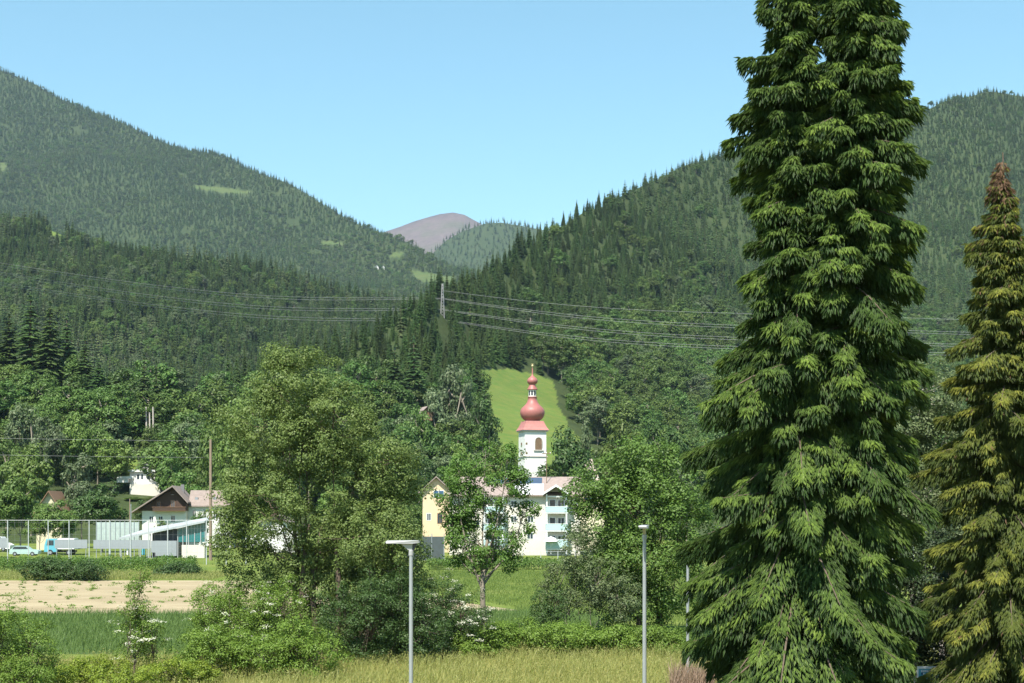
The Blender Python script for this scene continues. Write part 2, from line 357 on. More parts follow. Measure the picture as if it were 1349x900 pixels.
# ------------------------------------------------------------------ foliage builders
def leaf_cards(b, C, Nn, ln, wd, rng, mi=0, tone=None):
    """one diamond leaf at each C with normal Nn"""
    n = len(C); a = unit(np.cross(Nn, rng.normal(size=(n, 3)))); c = np.cross(Nn, a)
    ln = (ln * rng.uniform(.65, 1.3, n))[:, None]; wd = (wd * rng.uniform(.7, 1.3, n))[:, None]
    V = np.stack([C - a*ln*.5, C + c*wd*.5 - a*ln*.05, C + a*ln*.5, C - c*wd*.5 - a*ln*.05], 1).reshape(-1, 3)
    b.add(V, np.arange(n*4).reshape(-1, 4), mi, None if tone is None else np.repeat(tone, 4))

def curve(p0, p1, bend, n=5):
    t = np.linspace(0, 1, n)[:, None]; p0 = np.asarray(p0, float); p1 = np.asarray(p1, float)
    return p0 * (1-t) + p1 * t + np.asarray(bend, float) * (4*t*(1-t))

def broadleaf(seed, lobes, trunk_r, clusters, per, leaf, cr, fork=.25, stems=((0, 0),), up=.5, twigs=.5, flat=.7, shell=.5, flowers=0, side=6):
    """lobes: ellipsoids (cx,cy,cz,rx,ry,rz) the crown fills with leaf clumps; limbs run from the stems into them"""
    rng = np.random.default_rng(seed); wood = MB(); lv = MB(); Lb = np.array(lobes, float)
    stems = np.array(stems, float); top = Lb[:, 2].max()
    trunks = []
    for s in stems:
        lean = (Lb[:, :2].mean(0) - s) * .25; ht = top * fork * 1.6
        tp = curve((s[0], s[1], -.25), (s[0]+lean[0], s[1]+lean[1], ht), rng.normal(size=3)*.05*ht*np.array([1, 1, 0]), 6); trunks.append(tp)
        wood.tube(tp, trunk_r * np.array([1.2, 1.0, .92, .84, .72, .5]), side+2)
    for li, l in enumerate(Lb):
        s = stems[np.argmin(np.hypot(stems[:, 0]-l[0], stems[:, 1]-l[1]) + rng.uniform(0, .3, len(stems)))]
        zf = max(.25, min(top * fork * rng.uniform(.8, 1.5), l[2] - l[5] * .3))
        end = l[:3] + np.array([0, 0, l[5]*.55])
        si = int(np.argmin(np.hypot(stems[:, 0]-s[0], stems[:, 1]-s[1])))
        q = np.clip(zf / (top * fork * 1.6), .05, .98); f = np.array([np.interp(q, np.linspace(0, 1, 6), trunks[si][:, j]) for j in range(3)])
        ln = np.linalg.norm(end-f); r0 = trunk_r * .62 * (1 - .5*q)
        wood.tube(curve(f, end, rng.normal(size=3)*.07*ln + np.array([0, 0, -.05*ln]), 7), np.linspace(r0, r0*.15, 7), side, cap=False)
    wts = (Lb[:, 3]*Lb[:, 4]*Lb[:, 5]) ** .66; wts /= wts.sum()
    idx = rng.choice(len(Lb), clusters, p=wts); d = rng.normal(size=(clusters, 3)); d[:, 2] += .2; d = unit(d)
    r = shell + (1-shell) * np.sqrt(rng.uniform(size=clusters)); r *= 1 + .10 * rng.normal(size=clusters)
    C = Lb[idx, :3] + d * Lb[idx, 3:] * r[:, None]; C[:, 2] = np.maximum(C[:, 2], cr * .5)
    for q in np.nonzero(rng.uniform(size=clusters) < twigs)[0]:
        l = Lb[idx[q]]; t = rng.uniform(-.5, .35); a = l[:3] + np.array([0, 0, l[5]*t])
        ln = np.linalg.norm(C[q]-a); wood.tube(curve(a, C[q], (0, 0, -.05*ln), 4), np.linspace(.010+.008*ln, .006, 4), 4, cap=False)
    n = clusters * per; ci = np.repeat(np.arange(clusters), per); cs = rng.uniform(.6, 1.25, clusters)[ci][:, None]
    # leaves sit on the outside of each clump, facing outwards and up
    dn = rng.normal(size=(n, 3)); dn[:, 2] += .35; dn = unit(dn + d[ci] * .45); rad_ = 1 - .45 * rng.uniform(size=n) ** 1.6
    sq = np.exp(rng.normal(size=(clusters, 3)) * .22)[ci]
    off = dn * rad_[:, None] * np.array([1, 1, flat]) * sq * cr * cs + rng.normal(size=(n, 3)) * cr * .10
    X = C[ci] + off; X[:, 2] = np.maximum(X[:, 2], .03)
    Nn = unit(np.array([0, 0, up * .7]) + dn * .85 + rng.normal(size=(n, 3)) * .24)
    leaf_cards(lv, X, Nn, leaf, leaf*.6, rng)
    if flowers:
        okf = np.nonzero(d[:, 1] < .15)[0]; flowers = min(flowers, len(okf)); k = rng.choice(okf, flowers, replace=False); per_f = 20
        fx = np.repeat(C[k] + unit(d[k] + np.array([0, -.5, .2]))*cr*.98, per_f, 0) + rng.normal(size=(flowers*per_f, 3)) * np.array([.11, .11, .04])
        leaf_cards(lv, fx, unit(np.array([0, 0, 1]) + d[np.repeat(k, per_f)] * .6 + rng.normal(size=fx.shape)*.3), .075, .065, rng, 1)
    return wood, lv

def conifer(seed, stems, rad, step, nper, tuft, dens, sag=.45, tipfn=None, tipmat=1, young=.55, zmin=.6, cone_from=None):
    """big near spruce: boughs in whorls on each stem, each bough a pad of hanging needle fingers
    stems: list of (base xyz, top xyz); rad(i, z, az) = bough reach"""
    rng = np.random.default_rng(seed); wood = MB(); nd = MB()
    PB = []; DB = []; LB = []; WB = []; TB = []; MBi = []
    for si, (b0, b1) in enumerate(stems):
        b0 = np.array(b0, float); b1 = np.array(b1, float); H = b1[2]
        t = np.linspace(0, 1, 14)[:, None]; sp = b0*(1-t) + b1*t + np.stack([.06*np.sin(t[:, 0]*9+si), .06*np.cos(t[:, 0]*7), 0*t[:, 0]], 1)
        wood.tube(sp, np.linspace(.30, .02, 14), 8)
        z = zmin; az = rng.uniform(0, 6.28)
        while z < H - .15:
            fz = z / H; k = nper if z < H*.85 else max(3, nper-2)
            for q in range(k):
                az += 6.283 / k * rng.uniform(.7, 1.3); Lr = rad(si, z, az) * (rng.uniform(.55, 1.1) if rng.uniform() > .16 else rng.uniform(1.1, 1.38))
                Lr *= 1 + .26*math.sin(az*2 + z*.9 + si*2)*math.sin(z*1.7 + az)
                if Lr < .12: continue
                o = b0*(1-fz) + b1*fz; o = np.array([o[0], o[1], z + rng.uniform(-.15, .15)])
                hd = np.array([math.cos(az), math.sin(az), 0]); sd_ = np.array([-hd[1], hd[0], 0])
                rise = rng.uniform(-.12, .36) - .42 * max(0, .5 - fz) + .35 * max(0, fz-.75) * 4 * .5; sg = sag * rng.uniform(.55, 1.45) * (1.15 - fz*.75)
                tt = np.linspace(0, 1, 7)
                def bow(t): return o + hd * (Lr * t)[..., None] + np.array([0, 0, 1.]) * (Lr * (rise*t - sg*t**1.7 + .16*sg*t**5))[..., None]
                wood.tube(bow(tt) - np.array([0, 0, .05]), np.linspace(.008 + .011*Lr, .004, 7), 5, cap=False)
                n = int(dens * Lr * (1 + .12*Lr)) + 8
                t = .12 + .88 * rng.uniform(size=n) ** .75; s = rng.uniform(-1, 1, n)
                wd = np.clip(rng.uniform(.09, .17) * Lr * np.sin(np.pi * np.clip(t, 0, 1)**.8) ** .8 + .09, .05, .60)
                p = bow(t) + sd_ * (s*wd)[:, None] + hd * (-.35*np.abs(s)*wd)[:, None]
                hang = rng.uniform(size=n) ** 1.8 * (.26 + .14*Lr) * (1.15 - .5*t); p[:, 2] -= hang + .22*np.abs(s)*wd
                dirn = hd * (.45 + .45*t)[:, None] + sd_ * (s * .7)[:, None] + np.array([0, 0, -1.]) * (.75 + 1.6*np.clip(hang*2.2, 0, 1))[:, None] + rng.normal(size=(n, 3)) * .22
                PB.append(p); DB.append(unit(dirn)); LB.append(tuft * rng.uniform(.6, 1.25, n)); WB.append(rng.uniform(.75, 1.25, n))
                tone = np.clip((young * rng.uniform(.25, 1.15) * np.clip(t*1.3-.25, 0, 1) * (hang < .14) * rng.uniform(.3, 1.2, n)), 0, 1); TB.append(tone)
                mi = np.zeros(n, int)
                if tipfn is not None: mi[rng.uniform(size=n) < tipfn(si, z, az, t)] = tipmat
                MBi.append(mi)
            z += step * rng.uniform(.75, 1.25) * (1 if fz < .8 else .7)
    p = np.vstack(PB); d = np.vstack(DB); ln = np.concatenate(LB)[:, None]; wd = (np.concatenate(WB) * tuft * .098)[:, None]; tone = np.concatenate(TB); mi = np.concatenate(MBi)
    n = len(p); a = unit(np.cross(d, rng.normal(size=(n, 3)))); c = np.cross(d, a)
    for k in range(3):      # three crossing blades per finger, widest near the base third
        an = k * np.pi / 3; e = a*math.cos(an) + c*math.sin(an)
        V = np.stack([p, p + d*ln*.38 + e*wd, p + d*ln, p + d*ln*.38 - e*wd], 1)
        for m in np.unique(mi):
            s = mi == m; kk = s.sum(); nd.add(V[s].reshape(-1, 3), np.arange(kk*4).reshape(-1, 4), int(m), np.repeat(tone[s], 4))
    return wood, nd

def small_conifer(seed, H, W, whorls, nper, sub=1, droop=.55, bare=.06):
    """a far spruce: whorls of drooping bough blades round a stem (unit size handled by scale)"""
    rng = np.random.default_rng(seed); b = MB()
    b.tube([(0, 0, -H*.03), (0, 0, H*.5), (0, 0, H*.97)], [H*.016, H*.010, H*.002], 5, 1)
    V = []
    for k in range(whorls):
        f = bare + (1-bare) * (k + rng.uniform(-.3, .3)) / whorls; z = H * f
        L0 = W * (1-f) ** .85 * .5 + W*.03; n = max(4, int(nper * (1 - .45*f))); a0 = rng.uniform(0, 6.3)
        for q in range(n):
            a = a0 + (q + rng.uniform(-.35, .35)) * 6.283 / n; L = L0 * rng.uniform(.65, 1.2)
            for s in range(sub):
                aa = a + (s - (sub-1)/2) * .33; Ls = L * (1 - .22*abs(s - (sub-1)/2)); hd = np.array([math.cos(aa), math.sin(aa), 0]); sd_ = np.array([-hd[1], hd[0], 0])
                w = Ls * (.30 if sub == 1 else .17); d = droop * rng.uniform(.7, 1.3)
                o = np.array([0, 0, z]); m1 = o + hd*Ls*.55 + np.array([0, 0, -Ls*d*.35]); tip = o + hd*Ls + np.array([0, 0, -Ls*d*.95])
                drop = np.array([0, 0, -w*.75 - H*.008])
                V += [o, m1 + sd_*w + drop, tip, m1, o, m1, tip, m1 - sd_*w + drop]
    V = np.array(V); b.add(V, np.arange(len(V)).reshape(-1, 4), 0)
    b.add([(0, 0, H), (W*.035, 0, H*.93), (-W*.02, W*.03, H*.93), (-W*.02, -W*.03, H*.93)], [(0, 1, 2), (0, 2, 3), (0, 3, 1)], 0)
    return b

def small_leaf(seed, H, W, clusters, per, leaf, cw=.12):
    """a far broadleaf: leaf clumps over a handful of lobes"""
    rng = np.random.default_rng(seed); L = []
    nl = 6
    for i in range(nl):
        a = rng.uniform(0, 6.28); r = rng.uniform(.12, .30) * W; z = H * rng.uniform(.36, .72)
        L.append((r*math.cos(a), r*math.sin(a), z, W*rng.uniform(.20, .30), W*rng.uniform(.20, .30), H*rng.uniform(.16, .24)))
    L.append((0, 0, H*.78, W*.24, W*.24, H*.21))
    wd, lv = broadleaf(seed, L, H*.016, clusters, per, leaf, W*cw, fork=.2, twigs=.15, side=5, shell=.62)
    return wd, lv
def join(wd, lv):
    b = MB()
    for V, Fc, m in zip(lv.v, lv.f, lv.m): b.v.append(V); b.f.append(Fc); b.m.append(m); b.t.append(np.zeros(len(V))); b.n += len(V)
    n0 = b.n
    for V, Fc, m in zip(wd.v, wd.f, wd.m): b.v.append(V); b.f.append(Fc + n0); b.m.append(m*0+1); b.t.append(np.zeros(len(V))); b.n += len(V)
    return b

# ------------------------------------------------------------------ forests
far_con = [small_conifer(100+i, 1.0, .40+.05*(i % 3), 12, 8).mesh('spruce_far', [M['farspruce'], M['bark']]) for i in range(4)]
far_lar = [small_conifer(120+i, 1.0, .44, 11, 8).mesh('larch_far', [(M['larch'], M['olivespruce'])[i], M['bark']]) for i in range(2)]
far_lea = [join(*small_leaf(140+i, 1.0, .85, 30, 20, .10, .17)).mesh('leaf_tree_far', [M['farleaf'], M['barkgrey']]) for i in range(3)]
far_gry = [join(*small_leaf(150+i, 1.0, .75, 30, 20, .095, .16)).mesh('grey_tree_far', [M['greyleaf'], M['barkgrey']]) for i in range(1)]
mid_con = [small_conifer(200+i, 1.0, .34+.05*(i % 3), 24, 11, 3).mesh('spruce_mid', [M['farspruce'], M['bark']]) for i in range(5)]
mid_lea = []
for i in range(4):
    wd, lv = small_leaf(220+i, 1.0, .80+.1*(i % 2), 85, 64, .044, .125)
    mid_lea.append((wd.mesh('leaf_tree_wood', M['barkgrey']), lv.mesh('leaf_tree_crown', M['farleaf']), join(wd, lv).mesh('leaf_tree_mid', [M['farleaf'], M['barkgrey']])))
mid_gry = []
for i in range(2):
    wd, lv = small_leaf(240+i, 1.0, .7, 85, 60, .040, .12)
    mid_gry.append((wd.mesh('grey_tree_wood', M['barkgrey']), lv.mesh('grey_tree_crown', M['greyleaf']), join(wd, lv).mesh('grey_tree_mid', [M['greyleaf'], M['barkgrey']])))

protos = bpy.data.collections.new('forest_models')
PM = far_con + far_lar + far_lea + far_gry + [m for m in mid_con] + [m[2] for m in mid_lea] + [m[2] for m in mid_gry]
names = ['%03d' % i for i in range(len(PM))]
for nme, me in zip(names, PM):
    o = bpy.data.objects.new('forest_tree_' + nme, me); protos.objects.link(o)
I_CON = [0, 1, 2, 3]; I_LAR = [4, 5]; I_LEA = [6, 7, 8]; I_GRY = [9]; I_MC = [10, 11, 12, 13, 14]; I_ML = [15, 16, 17, 18]; I_MG = [19, 20]

def gn_forest():
    g = bpy.data.node_groups.new('forest_scatter', 'GeometryNodeTree')
    g.interface.new_socket('Geometry', in_out='INPUT', socket_type='NodeSocketGeometry'); g.interface.new_socket('Geometry', in_out='OUTPUT', socket_type='NodeSocketGeometry')
    N = g.nodes; L = g.links; i = N.new('NodeGroupInput'); o = N.new('NodeGroupOutput')
    ip = N.new('GeometryNodeInstanceOnPoints'); ci = N.new('GeometryNodeCollectionInfo'); ci.inputs['Collection'].default_value = protos
    ci.inputs['Separate Children'].default_value = True; ci.inputs['Reset Children'].default_value = True
    def attr(nm, ty):
        a = N.new('GeometryNodeInputNamedAttribute'); a.data_type = ty; a.inputs['Name'].default_value = nm; return a.outputs['Attribute']
    mp = N.new('GeometryNodeMeshToPoints')
    L.new(i.outputs[0], mp.inputs['Mesh']); L.new(mp.outputs[0], ip.inputs['Points']); L.new(ci.outputs[0], ip.inputs['Instance']); ip.inputs['Pick Instance'].default_value = True
    L.new(attr('idx', 'INT'), ip.inputs['Instance Index'])
    e = N.new('FunctionNodeEulerToRotation'); L.new(attr('rot', 'FLOAT_VECTOR'), e.inputs[0]); L.new(e.outputs[0], ip.inputs['Rotation'])
    L.new(attr('siz', 'FLOAT_VECTOR'), ip.inputs['Scale'])
    L.new(ip.outputs[0], o.inputs[0]); return g
GN = gn_forest()
def forest(name, pts, idx, h, wide, seed):
    rng = np.random.default_rng(seed); n = len(pts); me = bpy.data.meshes.new(name)
    me.vertices.add(n); me.vertices.foreach_set('co', np.asarray(pts, float).ravel())
    a = me.attributes.new('idx', 'INT', 'POINT'); a.data.foreach_set('value', np.asarray(idx, np.int32))
    r = np.zeros((n, 3)); r[:, 2] = rng.uniform(0, 6.28, n); r[:, :2] = rng.normal(size=(n, 2)) * .03
    a = me.attributes.new('rot', 'FLOAT_VECTOR', 'POINT'); a.data.foreach_set('vector', r.ravel().astype(np.float32))
    s = np.stack([h*wide, h*wide, h], 1)
    a = me.attributes.new('siz', 'FLOAT_VECTOR', 'POINT'); a.data.foreach_set('vector', s.ravel().astype(np.float32))
    for m in (M['farspruce'], M['farleaf']): me.materials.append(m)
    o = bpy.data.objects.new(name, me); COL.objects.link(o)
    md = o.modifiers.new('scatter', 'NODES'); md.node_group = GN
    return tag(o, kind='stuff')

def scatter(hill, n, p0, p1, v0, v1, seed, mind, clear=((0, 0),), gaps=0.0):
    """points over a hillside, about even per area, none closer than mind (grid thinning), none on meadows"""
    rng = np.random.default_rng(seed)
    p = rng.uniform(p0, p1, n*3); v = rng.uniform(v0, v1, n*3)
    D1 = np.interp(p, hill.rx, hill.rD); D = hill.D0 + (D1-hill.D0)*v
    wgt = D * (D1 - hill.D0); keep = rng.uniform(size=n*3) < wgt / wgt.max(); p, v = p[keep], v[keep]
    x, y, z, _ = hill.at(p, v)
    if gaps:
        kp = nz(x, y, hill.sc*5.3) + .8*nz(y, x, hill.sc*13) < gaps; x, y, z, p, v = x[kp], y[kp], z[kp], p[kp], v[kp]
    g = np.floor(np.stack([x, y], 1) / mind).astype(np.int64); _, ui = np.unique(g[:, 0]*100003 + g[:, 1], return_index=True); ui = rng.permutation(ui)
    x, y, z, p, v = x[ui], y[ui], z[ui], p[ui], v[ui]
    sy = HZ - (z - CAMH) * F / y; ok = np.ones(len(x), bool)
    for poly in hill.meadows:
        for dp, ds in clear: ok &= ~inpoly(p+dp, sy+ds, poly)
    return np.stack([x, y, z], 1)[ok], p[ok], sy[ok]

rg = np.random.default_rng(11)
# far mountain and shoulder
pt, p, sy = scatter(hillA, 70000, -200, 720, .28, 1.02, 1, 8.2, ((0, 0), (0, -5), (3, 0), (-3, 0)), 1.05)
u = rg.uniform(size=len(pt)); patch = nz(pt[:, 0], pt[:, 1], .006)
patch = patch + .7*nz(pt[:, 1], pt[:, 0], .017)
idx = np.where(u < np.clip(.78 - .65*patch, .08, .97), rg.choice(I_CON, len(pt)), np.where(u < .80 - .1*patch, rg.choice(I_LAR, len(pt)), rg.choice(I_LEA + I_GRY, len(pt))))
lf = idx >= 6
forest('forest_mountain', pt, idx, np.where(lf, rg.uniform(9, 14, len(pt)), rg.uniform(8, 18, len(pt)) * (1 + .2*nz(pt[:, 0], pt[:, 1], .012))), np.where(lf, 1.1, rg.uniform(.8, 1.15, len(pt))), 3)
pt, p, sy = scatter(hillE, 5000, 500, 860, .3, 1.02, 2, 20)
idx = rg.choice(I_CON + I_LAR, len(pt)); forest('forest_far_shoulder', pt, idx, rg.uniform(14, 24, len(pt)), np.full(len(pt), 1.1), 4)
# foothill on the left
pt, p, sy = scatter(hillB, 26000, -220, 740, .12, 1.02, 3, 6.4, ((0, 0), (0, -10)), 1.1)
u = rg.uniform(size=len(pt)); patch = nz(pt[:, 0], pt[:, 1], .012)
patch = patch + .7*nz(pt[:, 1], pt[:, 0], .03)
idx = np.where(u < np.clip(.74 - .55*np.clip(patch-.15, 0, 1), .15, 1), rg.choice(I_MC, len(pt)), np.where(u < .80, rg.choice(I_LAR, len(pt)), rg.choice(I_ML + I_MG, len(pt))))
lf = idx >= 15
forest('forest_foothill', pt, idx, np.where(lf, rg.uniform(9, 15, len(pt)), rg.uniform(10, 22, len(pt)) * (1 + .2*nz(pt[:, 0], pt[:, 1], .02))), np.where(lf, 1.0, rg.uniform(.85, 1.15, len(pt))), 5)
# wooded hill on the right: the nearest trees are single things, the rest one wood
CL = ((0, 0), (0, -28), (14, -8), (-14, -8), (0, -50))
q1 = scatter(hillC, 62000, 640, 1580, .06, 1.02, 4, 6.6, CL, 1.75); q2 = scatter(hillC, 9000, -80, 640, .06, 1.02, 14, 5.6, CL, 9)
pt, p, sy = [np.concatenate([a_, b_]) for a_, b_ in zip(q1, q2)]
u = rg.uniform(size=len(pt)); patch = nz(pt[:, 0], pt[:, 1], .012)
low = np.where(p < 620, 545 + 10*patch, np.interp(p, [620, 760, 900, 1000, 1400], [520, 455, 430, 425, 430]) + 22*patch)
leafp = np.where(sy > low, .93, np.where((patch > .75) & (p > 760), .12, np.where(p < 660, 0, .025)))
isleaf = u < leafp
D = pt[:, 1]
keep = ~(isleaf & (sy > low) & (rg.uniform(size=len(pt)) < .68))
pt, p, sy, u, patch, isleaf, D, low = pt[keep], p[keep], sy[keep], u[keep], patch[keep], isleaf[keep], D[keep], low[keep]
idx = np.where(isleaf, np.where(rg.uniform(size=len(pt)) < .86, rg.choice(I_ML, len(pt)), rg.choice(I_MG, len(pt))), np.where(rg.uniform(size=len(pt)) < .97, np.where(D < 1250, rg.choice(I_MC, len(pt)), rg.choice(I_CON, len(pt))), rg.choice(I_LAR, len(pt))))
hgt = np.where(isleaf, rg.uniform(14, 22, len(pt)), rg.uniform(11, 24, len(pt)) * (1 + .18*nz(pt[:, 0], pt[:, 1], .02))) * np.where(isleaf & (sy > low), 1.0, np.interp(D, [600, 1000, 1500, 2400], [1, .76, .60, .56]) * np.where(isleaf, 1, np.interp(p, [400, 560, 640, 760], [.62, .66, .78, 1])))
pyl = (np.abs(p - 583) < 9) & (D < 655) & (sy - hgt*F/D < 428) & (sy < 480); D = np.where(pyl, 1.0, D)
# keep clear of village, church and the meadow's lower edge
vis = (p > -30) & (p < 1380) & (sy < 640) & (D < 640)
far_enough = D > 360
order = np.argsort(D); single = np.zeros(len(pt), bool); nl = nc = 0
for q in order:
    if not (vis[q] and far_enough[q]): continue
    if isleaf[q] and nl < 170: single[q] = True; nl += 1
    elif not isleaf[q] and nc < 170: single[q] = True; nc += 1
rest = ~single & far_enough
forest('forest_wooded_hill', pt[rest], idx[rest], hgt[rest], np.where(isleaf[rest], rg.uniform(.9, 1.15, rest.sum()), rg.uniform(.85, 1.2, rest.sum())), 6)
rr = random.Random(3)
def lone(q, kind):
    me = PM[idx[q]]; s = hgt[q]
    o = put('spruce_tree' if kind == 'c' else 'leafy_tree', me, loc=pt[q] - np.array([0, 0, .2]), rz=rr.uniform(0, 6.28), sc=(s*rr.uniform(.85, 1.15),)*2 + (s,))
    return o
for q in np.nonzero(single)[0]:
    if not isleaf[q]:
        tag(lone(q, 'c'), 'dark green spruce in the close stand low on the wooded hill behind the village', 'spruce', 'spruces at the foot of the wooded hill')
    elif idx[q] in I_MG:
        tag(lone(q, 'l'), 'grey green round tree among greener trees on the lower wooded hill', 'tree', 'grey trees on the lower wooded hill')
    else:
        tag(lone(q, 'l'), 'mid green round crowned tree in the broadleaf wood on the slope behind the village', 'tree', 'broadleaf trees on the lower wooded hill')
print('singles', nl, nc, 'rest', rest.sum())
# ------------------------------------------------------------------ village buildings
def win(B, x0, x1, z0, z1, y, glass='glass', frame='whitepaint', bars=1, name='window', t=.09):
    """a window: frame standing 3 cm proud of the wall at y (wall faces -y), panes set back in it"""
    f = MB(); yo = y - .035; d = .12
    f.box((x0, yo, z0), (x0+t, yo+d, z1)); f.box((x1-t, yo, z0), (x1, yo+d, z1)); f.box((x0+t, yo, z0), (x1-t, yo+d, z0+t)); f.box((x0+t, yo, z1-t), (x1-t, yo+d, z1))
    for k in range(1, bars+1):
        xm = x0 + (x1-x0)*k/(bars+1); f.box((xm-t*.4, yo+.004, z0+t), (xm+t*.4, yo+d, z1-t))
    fo = f.build(name, M[frame], B); MB().box((x0+t*.9, y-.012, z0+t*.9), (x1-t*.9, y+.05, z1-t*.9)).build('pane', M[glass], fo); return fo
def gable_roof(b, x0, x1, y0, y1, ze, zr, axis='x', th=.22, over=.5, mi=0, hip=0.0):
    """two roof slabs; axis = direction of the ridge"""
    if axis == 'x':
        ym = (y0+y1)/2; sl = (zr-ze)/(ym-y0)
        for s, ya in ((-1, y0-over), (1, y1+over)):
            za = ze - sl*over
            b.prism([(x0-over, ya, za), (x1+over, ya, za), (x1+over-hip, ym, zr), (x0-over+hip, ym, zr)] if s < 0 else [(x0-over, ya, za), (x0-over+hip, ym, zr), (x1+over-hip, ym, zr), (x1+over, ya, za)], (0, 0, th), mi)
    else:
        xm = (x0+x1)/2; sl = (zr-ze)/(xm-x0)
        for s, xa in ((-1, x0-over), (1, x1+over)):
            za = ze - sl*over
            b.prism([(xa, y0-over, za), (xm, y0-over, zr), (xm, y1+over, zr), (xa, y1+over, za)], (0, 0, th), mi)
    return b

# apartment block: long roof along x, two balcony towers with gables
A = thing('apartment_block', 'white apartment block with mint green balconies and tiled roof below the church tower', 'apartment block', (px(592, 225), 225, .3), R(-2))
k_ = 225 / F
def ax(p): return (p - 592) * k_
def az(y): return CAMH + (HZ - y) * k_ - .3
W_ = ax(774); ze, zr = az(651), az(629)
b = MB(); b.box((0, 0, -.6), (W_-1.2, 12, ze)); b.prism([(0.01, 0, ze), (0.01, 6, zr-.1), (0.01, 12, ze)], (.25, 0, 0)); b.prism([(W_-1.45, 0, ze), (W_-1.45, 6, zr-.1), (W_-1.45, 12, ze)], (.25, 0, 0))
b.build('wall', M['cream'], A)
rf = MB(); gable_roof(rf, .4, W_-.9, 0, 12, ze, zr, 'x', .2, .8, hip=.9); rf.build('roof', M['tiles'], A)
sl = (zr-ze)/6
def on_roof(x, y): return (x, y, ze + sl*y + .215)
MB().prism([on_roof(ax(640), 3.3), on_roof(ax(713.5), 3.3), on_roof(ax(713.5), 5.5), on_roof(ax(640), 5.5)], (0, 0, .07)).build('solar_panel', M['solar'], A)
MB().prism([on_roof(ax(676), -.7), on_roof(ax(716), -.7), on_roof(ax(716), 3.2), on_roof(ax(676), 3.2)], (0, 0, .05)).build('metal_roof', M['whitepaint'], A)
for (xa, xb, gab) in ((638, 664, False), (719.5, 747, True)):
    x0, x1 = ax(xa), ax(xb); yf = -2.0
    T = MB()
    for x in (x0, x1-.22): T.box((x, yf, 0), (x+.22, yf+.22, az(651)))
    T.build('balcony_post', M['whitepaint'], A)
    for (yt, yb_) in ((666, 674.5), (688.5, 698), (709, 722)):
        sl_ = MB().box((x0-.1, yf-.05, az(yb_)-.22), (x1+.1, -.01, az(yb_)-.02)).build('balcony', M['whitepaint'], A)
        pr = MB(); pr.box((x0+.02, yf-.1, az(yb_)), (x1-.02, yf-.02, az(yt)-.22)); pr.box((x0-.12, yf+.24, az(yb_)), (x0-.04, -.02, az(yt)-.22)); pr.box((x1+.04, yf+.24, az(yb_)), (x1+.12, -.02, az(yt)-.22)); pr.build('parapet', M['mint'], sl_)
        hr = MB(); hr.box((x0-.1, yf-.13, az(yt)-.20), (x1+.1, yf+.0, az(yt)-.12)); hr.build('handrail', M['whitepaint'], sl_)
        dz = az(yb_)
        win(A, x0+.5, x0+1.5, dz+.02, dz+2.0, 0, 'glass', 'whitepaint', 0, 'balcony_door'); win(A, x1-1.5, x1-.4, dz+.8, dz+1.95, 0)
    # dark back of the loggia
    if gab:
        g = MB(); gx0, gx1 = ax(715), ax(750); xm = (gx0+gx1)/2; zt, zb = az(640.5), az(651.5)
        g.prism([(gx0, yf-.7, zb), (xm, yf-.7, zt), (xm, 5.2, zt), (gx0, 5.2, zb)], (0, 0, .18)); g.prism([(xm, yf-.7, zt), (gx1, yf-.7, zb), (gx1, 5.2, zb), (xm, 5.2, zt)], (0, 0, .18))
        go = g.build('gable_roof', M['tiles'], A)
        v = MB(); v.prism([(gx0+.02, yf-.73, zb-.12), (xm, yf-.73, zt-.12), (xm, yf-.73, zt+.22), (gx0+.02, yf-.73, zb+.22)], (0, -.05, 0)); v.prism([(xm, yf-.73, zt-.12), (gx1-.02, yf-.73, zb-.12), (gx1-.02, yf-.73, zb+.22), (xm, yf-.73, zt+.22)], (0, -.05, 0)); v.build('bargeboard', M['whitepaint'], go)
        MB().prism([(gx0+.9, yf+.1, zb+.4), (gx1-.9, yf+.1, zb+.4), (xm, yf+.1, zt-.2)], (0, .12, 0)).build('gable_boarding', M['barkgrey'], go)
        MB().box((x0+.3, yf+.1, zb-.45), (x1-.3, yf+.25, zb-.25)).build('tie_beam', M['whitepaint'], go)
for xw, yw in ((698.5, 706), (677, 706), (677, 684), (699, 684), (614, 706), (614, 684), (614, 664), (628, 690), (677, 664), (699, 664)):
    win(A, ax(xw-4.2), ax(xw+4.2), az(yw+4.5), az(yw-4.5), 0)
pb_ = MB(); pb_.tube([(ax(725), -3.4, 0), (ax(725), -3.4, 2.3)], .04, 6); pb_.lathe([(1.25, 2.0), (.7, 2.5), (.04, 2.75)], 8, 0, (ax(725), -3.4)); 
pbo = pb_.build('parasol', M['whitepaint']); pbo.location = (px(592, 225), 225, .3); tag(pbo, 'white parasol open on the ground floor terrace of the apartment block', 'parasol')

# ochre house with blue glazed gable left of the apartment block, and the yellow one on its right
def ochre(x0p, x1p, D, ye, yr, name, label, mats, rz=0., win_spec=(), base=.2, depth=11, hip=0):
    k = D / F; B = thing(name, label, 'house', (px(x0p, D), D, base), rz); w = (x1p-x0p)*k; z_e = CAMH + (HZ-ye)*k - base; z_r = CAMH + (HZ-yr)*k - base
    b = MB(); b.box((0, 0, -.6), (w, depth, z_e)); b.prism([(0, .01, z_e), (w, .01, z_e), (w/2, .01, z_r-.1)], (0, .25, 0)); b.prism([(0, depth-.26, z_e), (w, depth-.26, z_e), (w/2, depth-.26, z_r-.1)], (0, .25, 0)); b.build('wall', M[mats[0]], B)
    r = MB(); gable_roof(r, 0, w, 0, depth, z_e, z_r, 'y', .2, .7); ro = r.build('roof', M[mats[1]], B)
    for (a, c, y1, y0, gl, fr) in win_spec:
        win(B, (a-x0p)*k, (c-x0p)*k, CAMH+(HZ-y0)*k-base, CAMH+(HZ-y1)*k-base, 0, gl, fr)
    return B, w, z_e, z_r
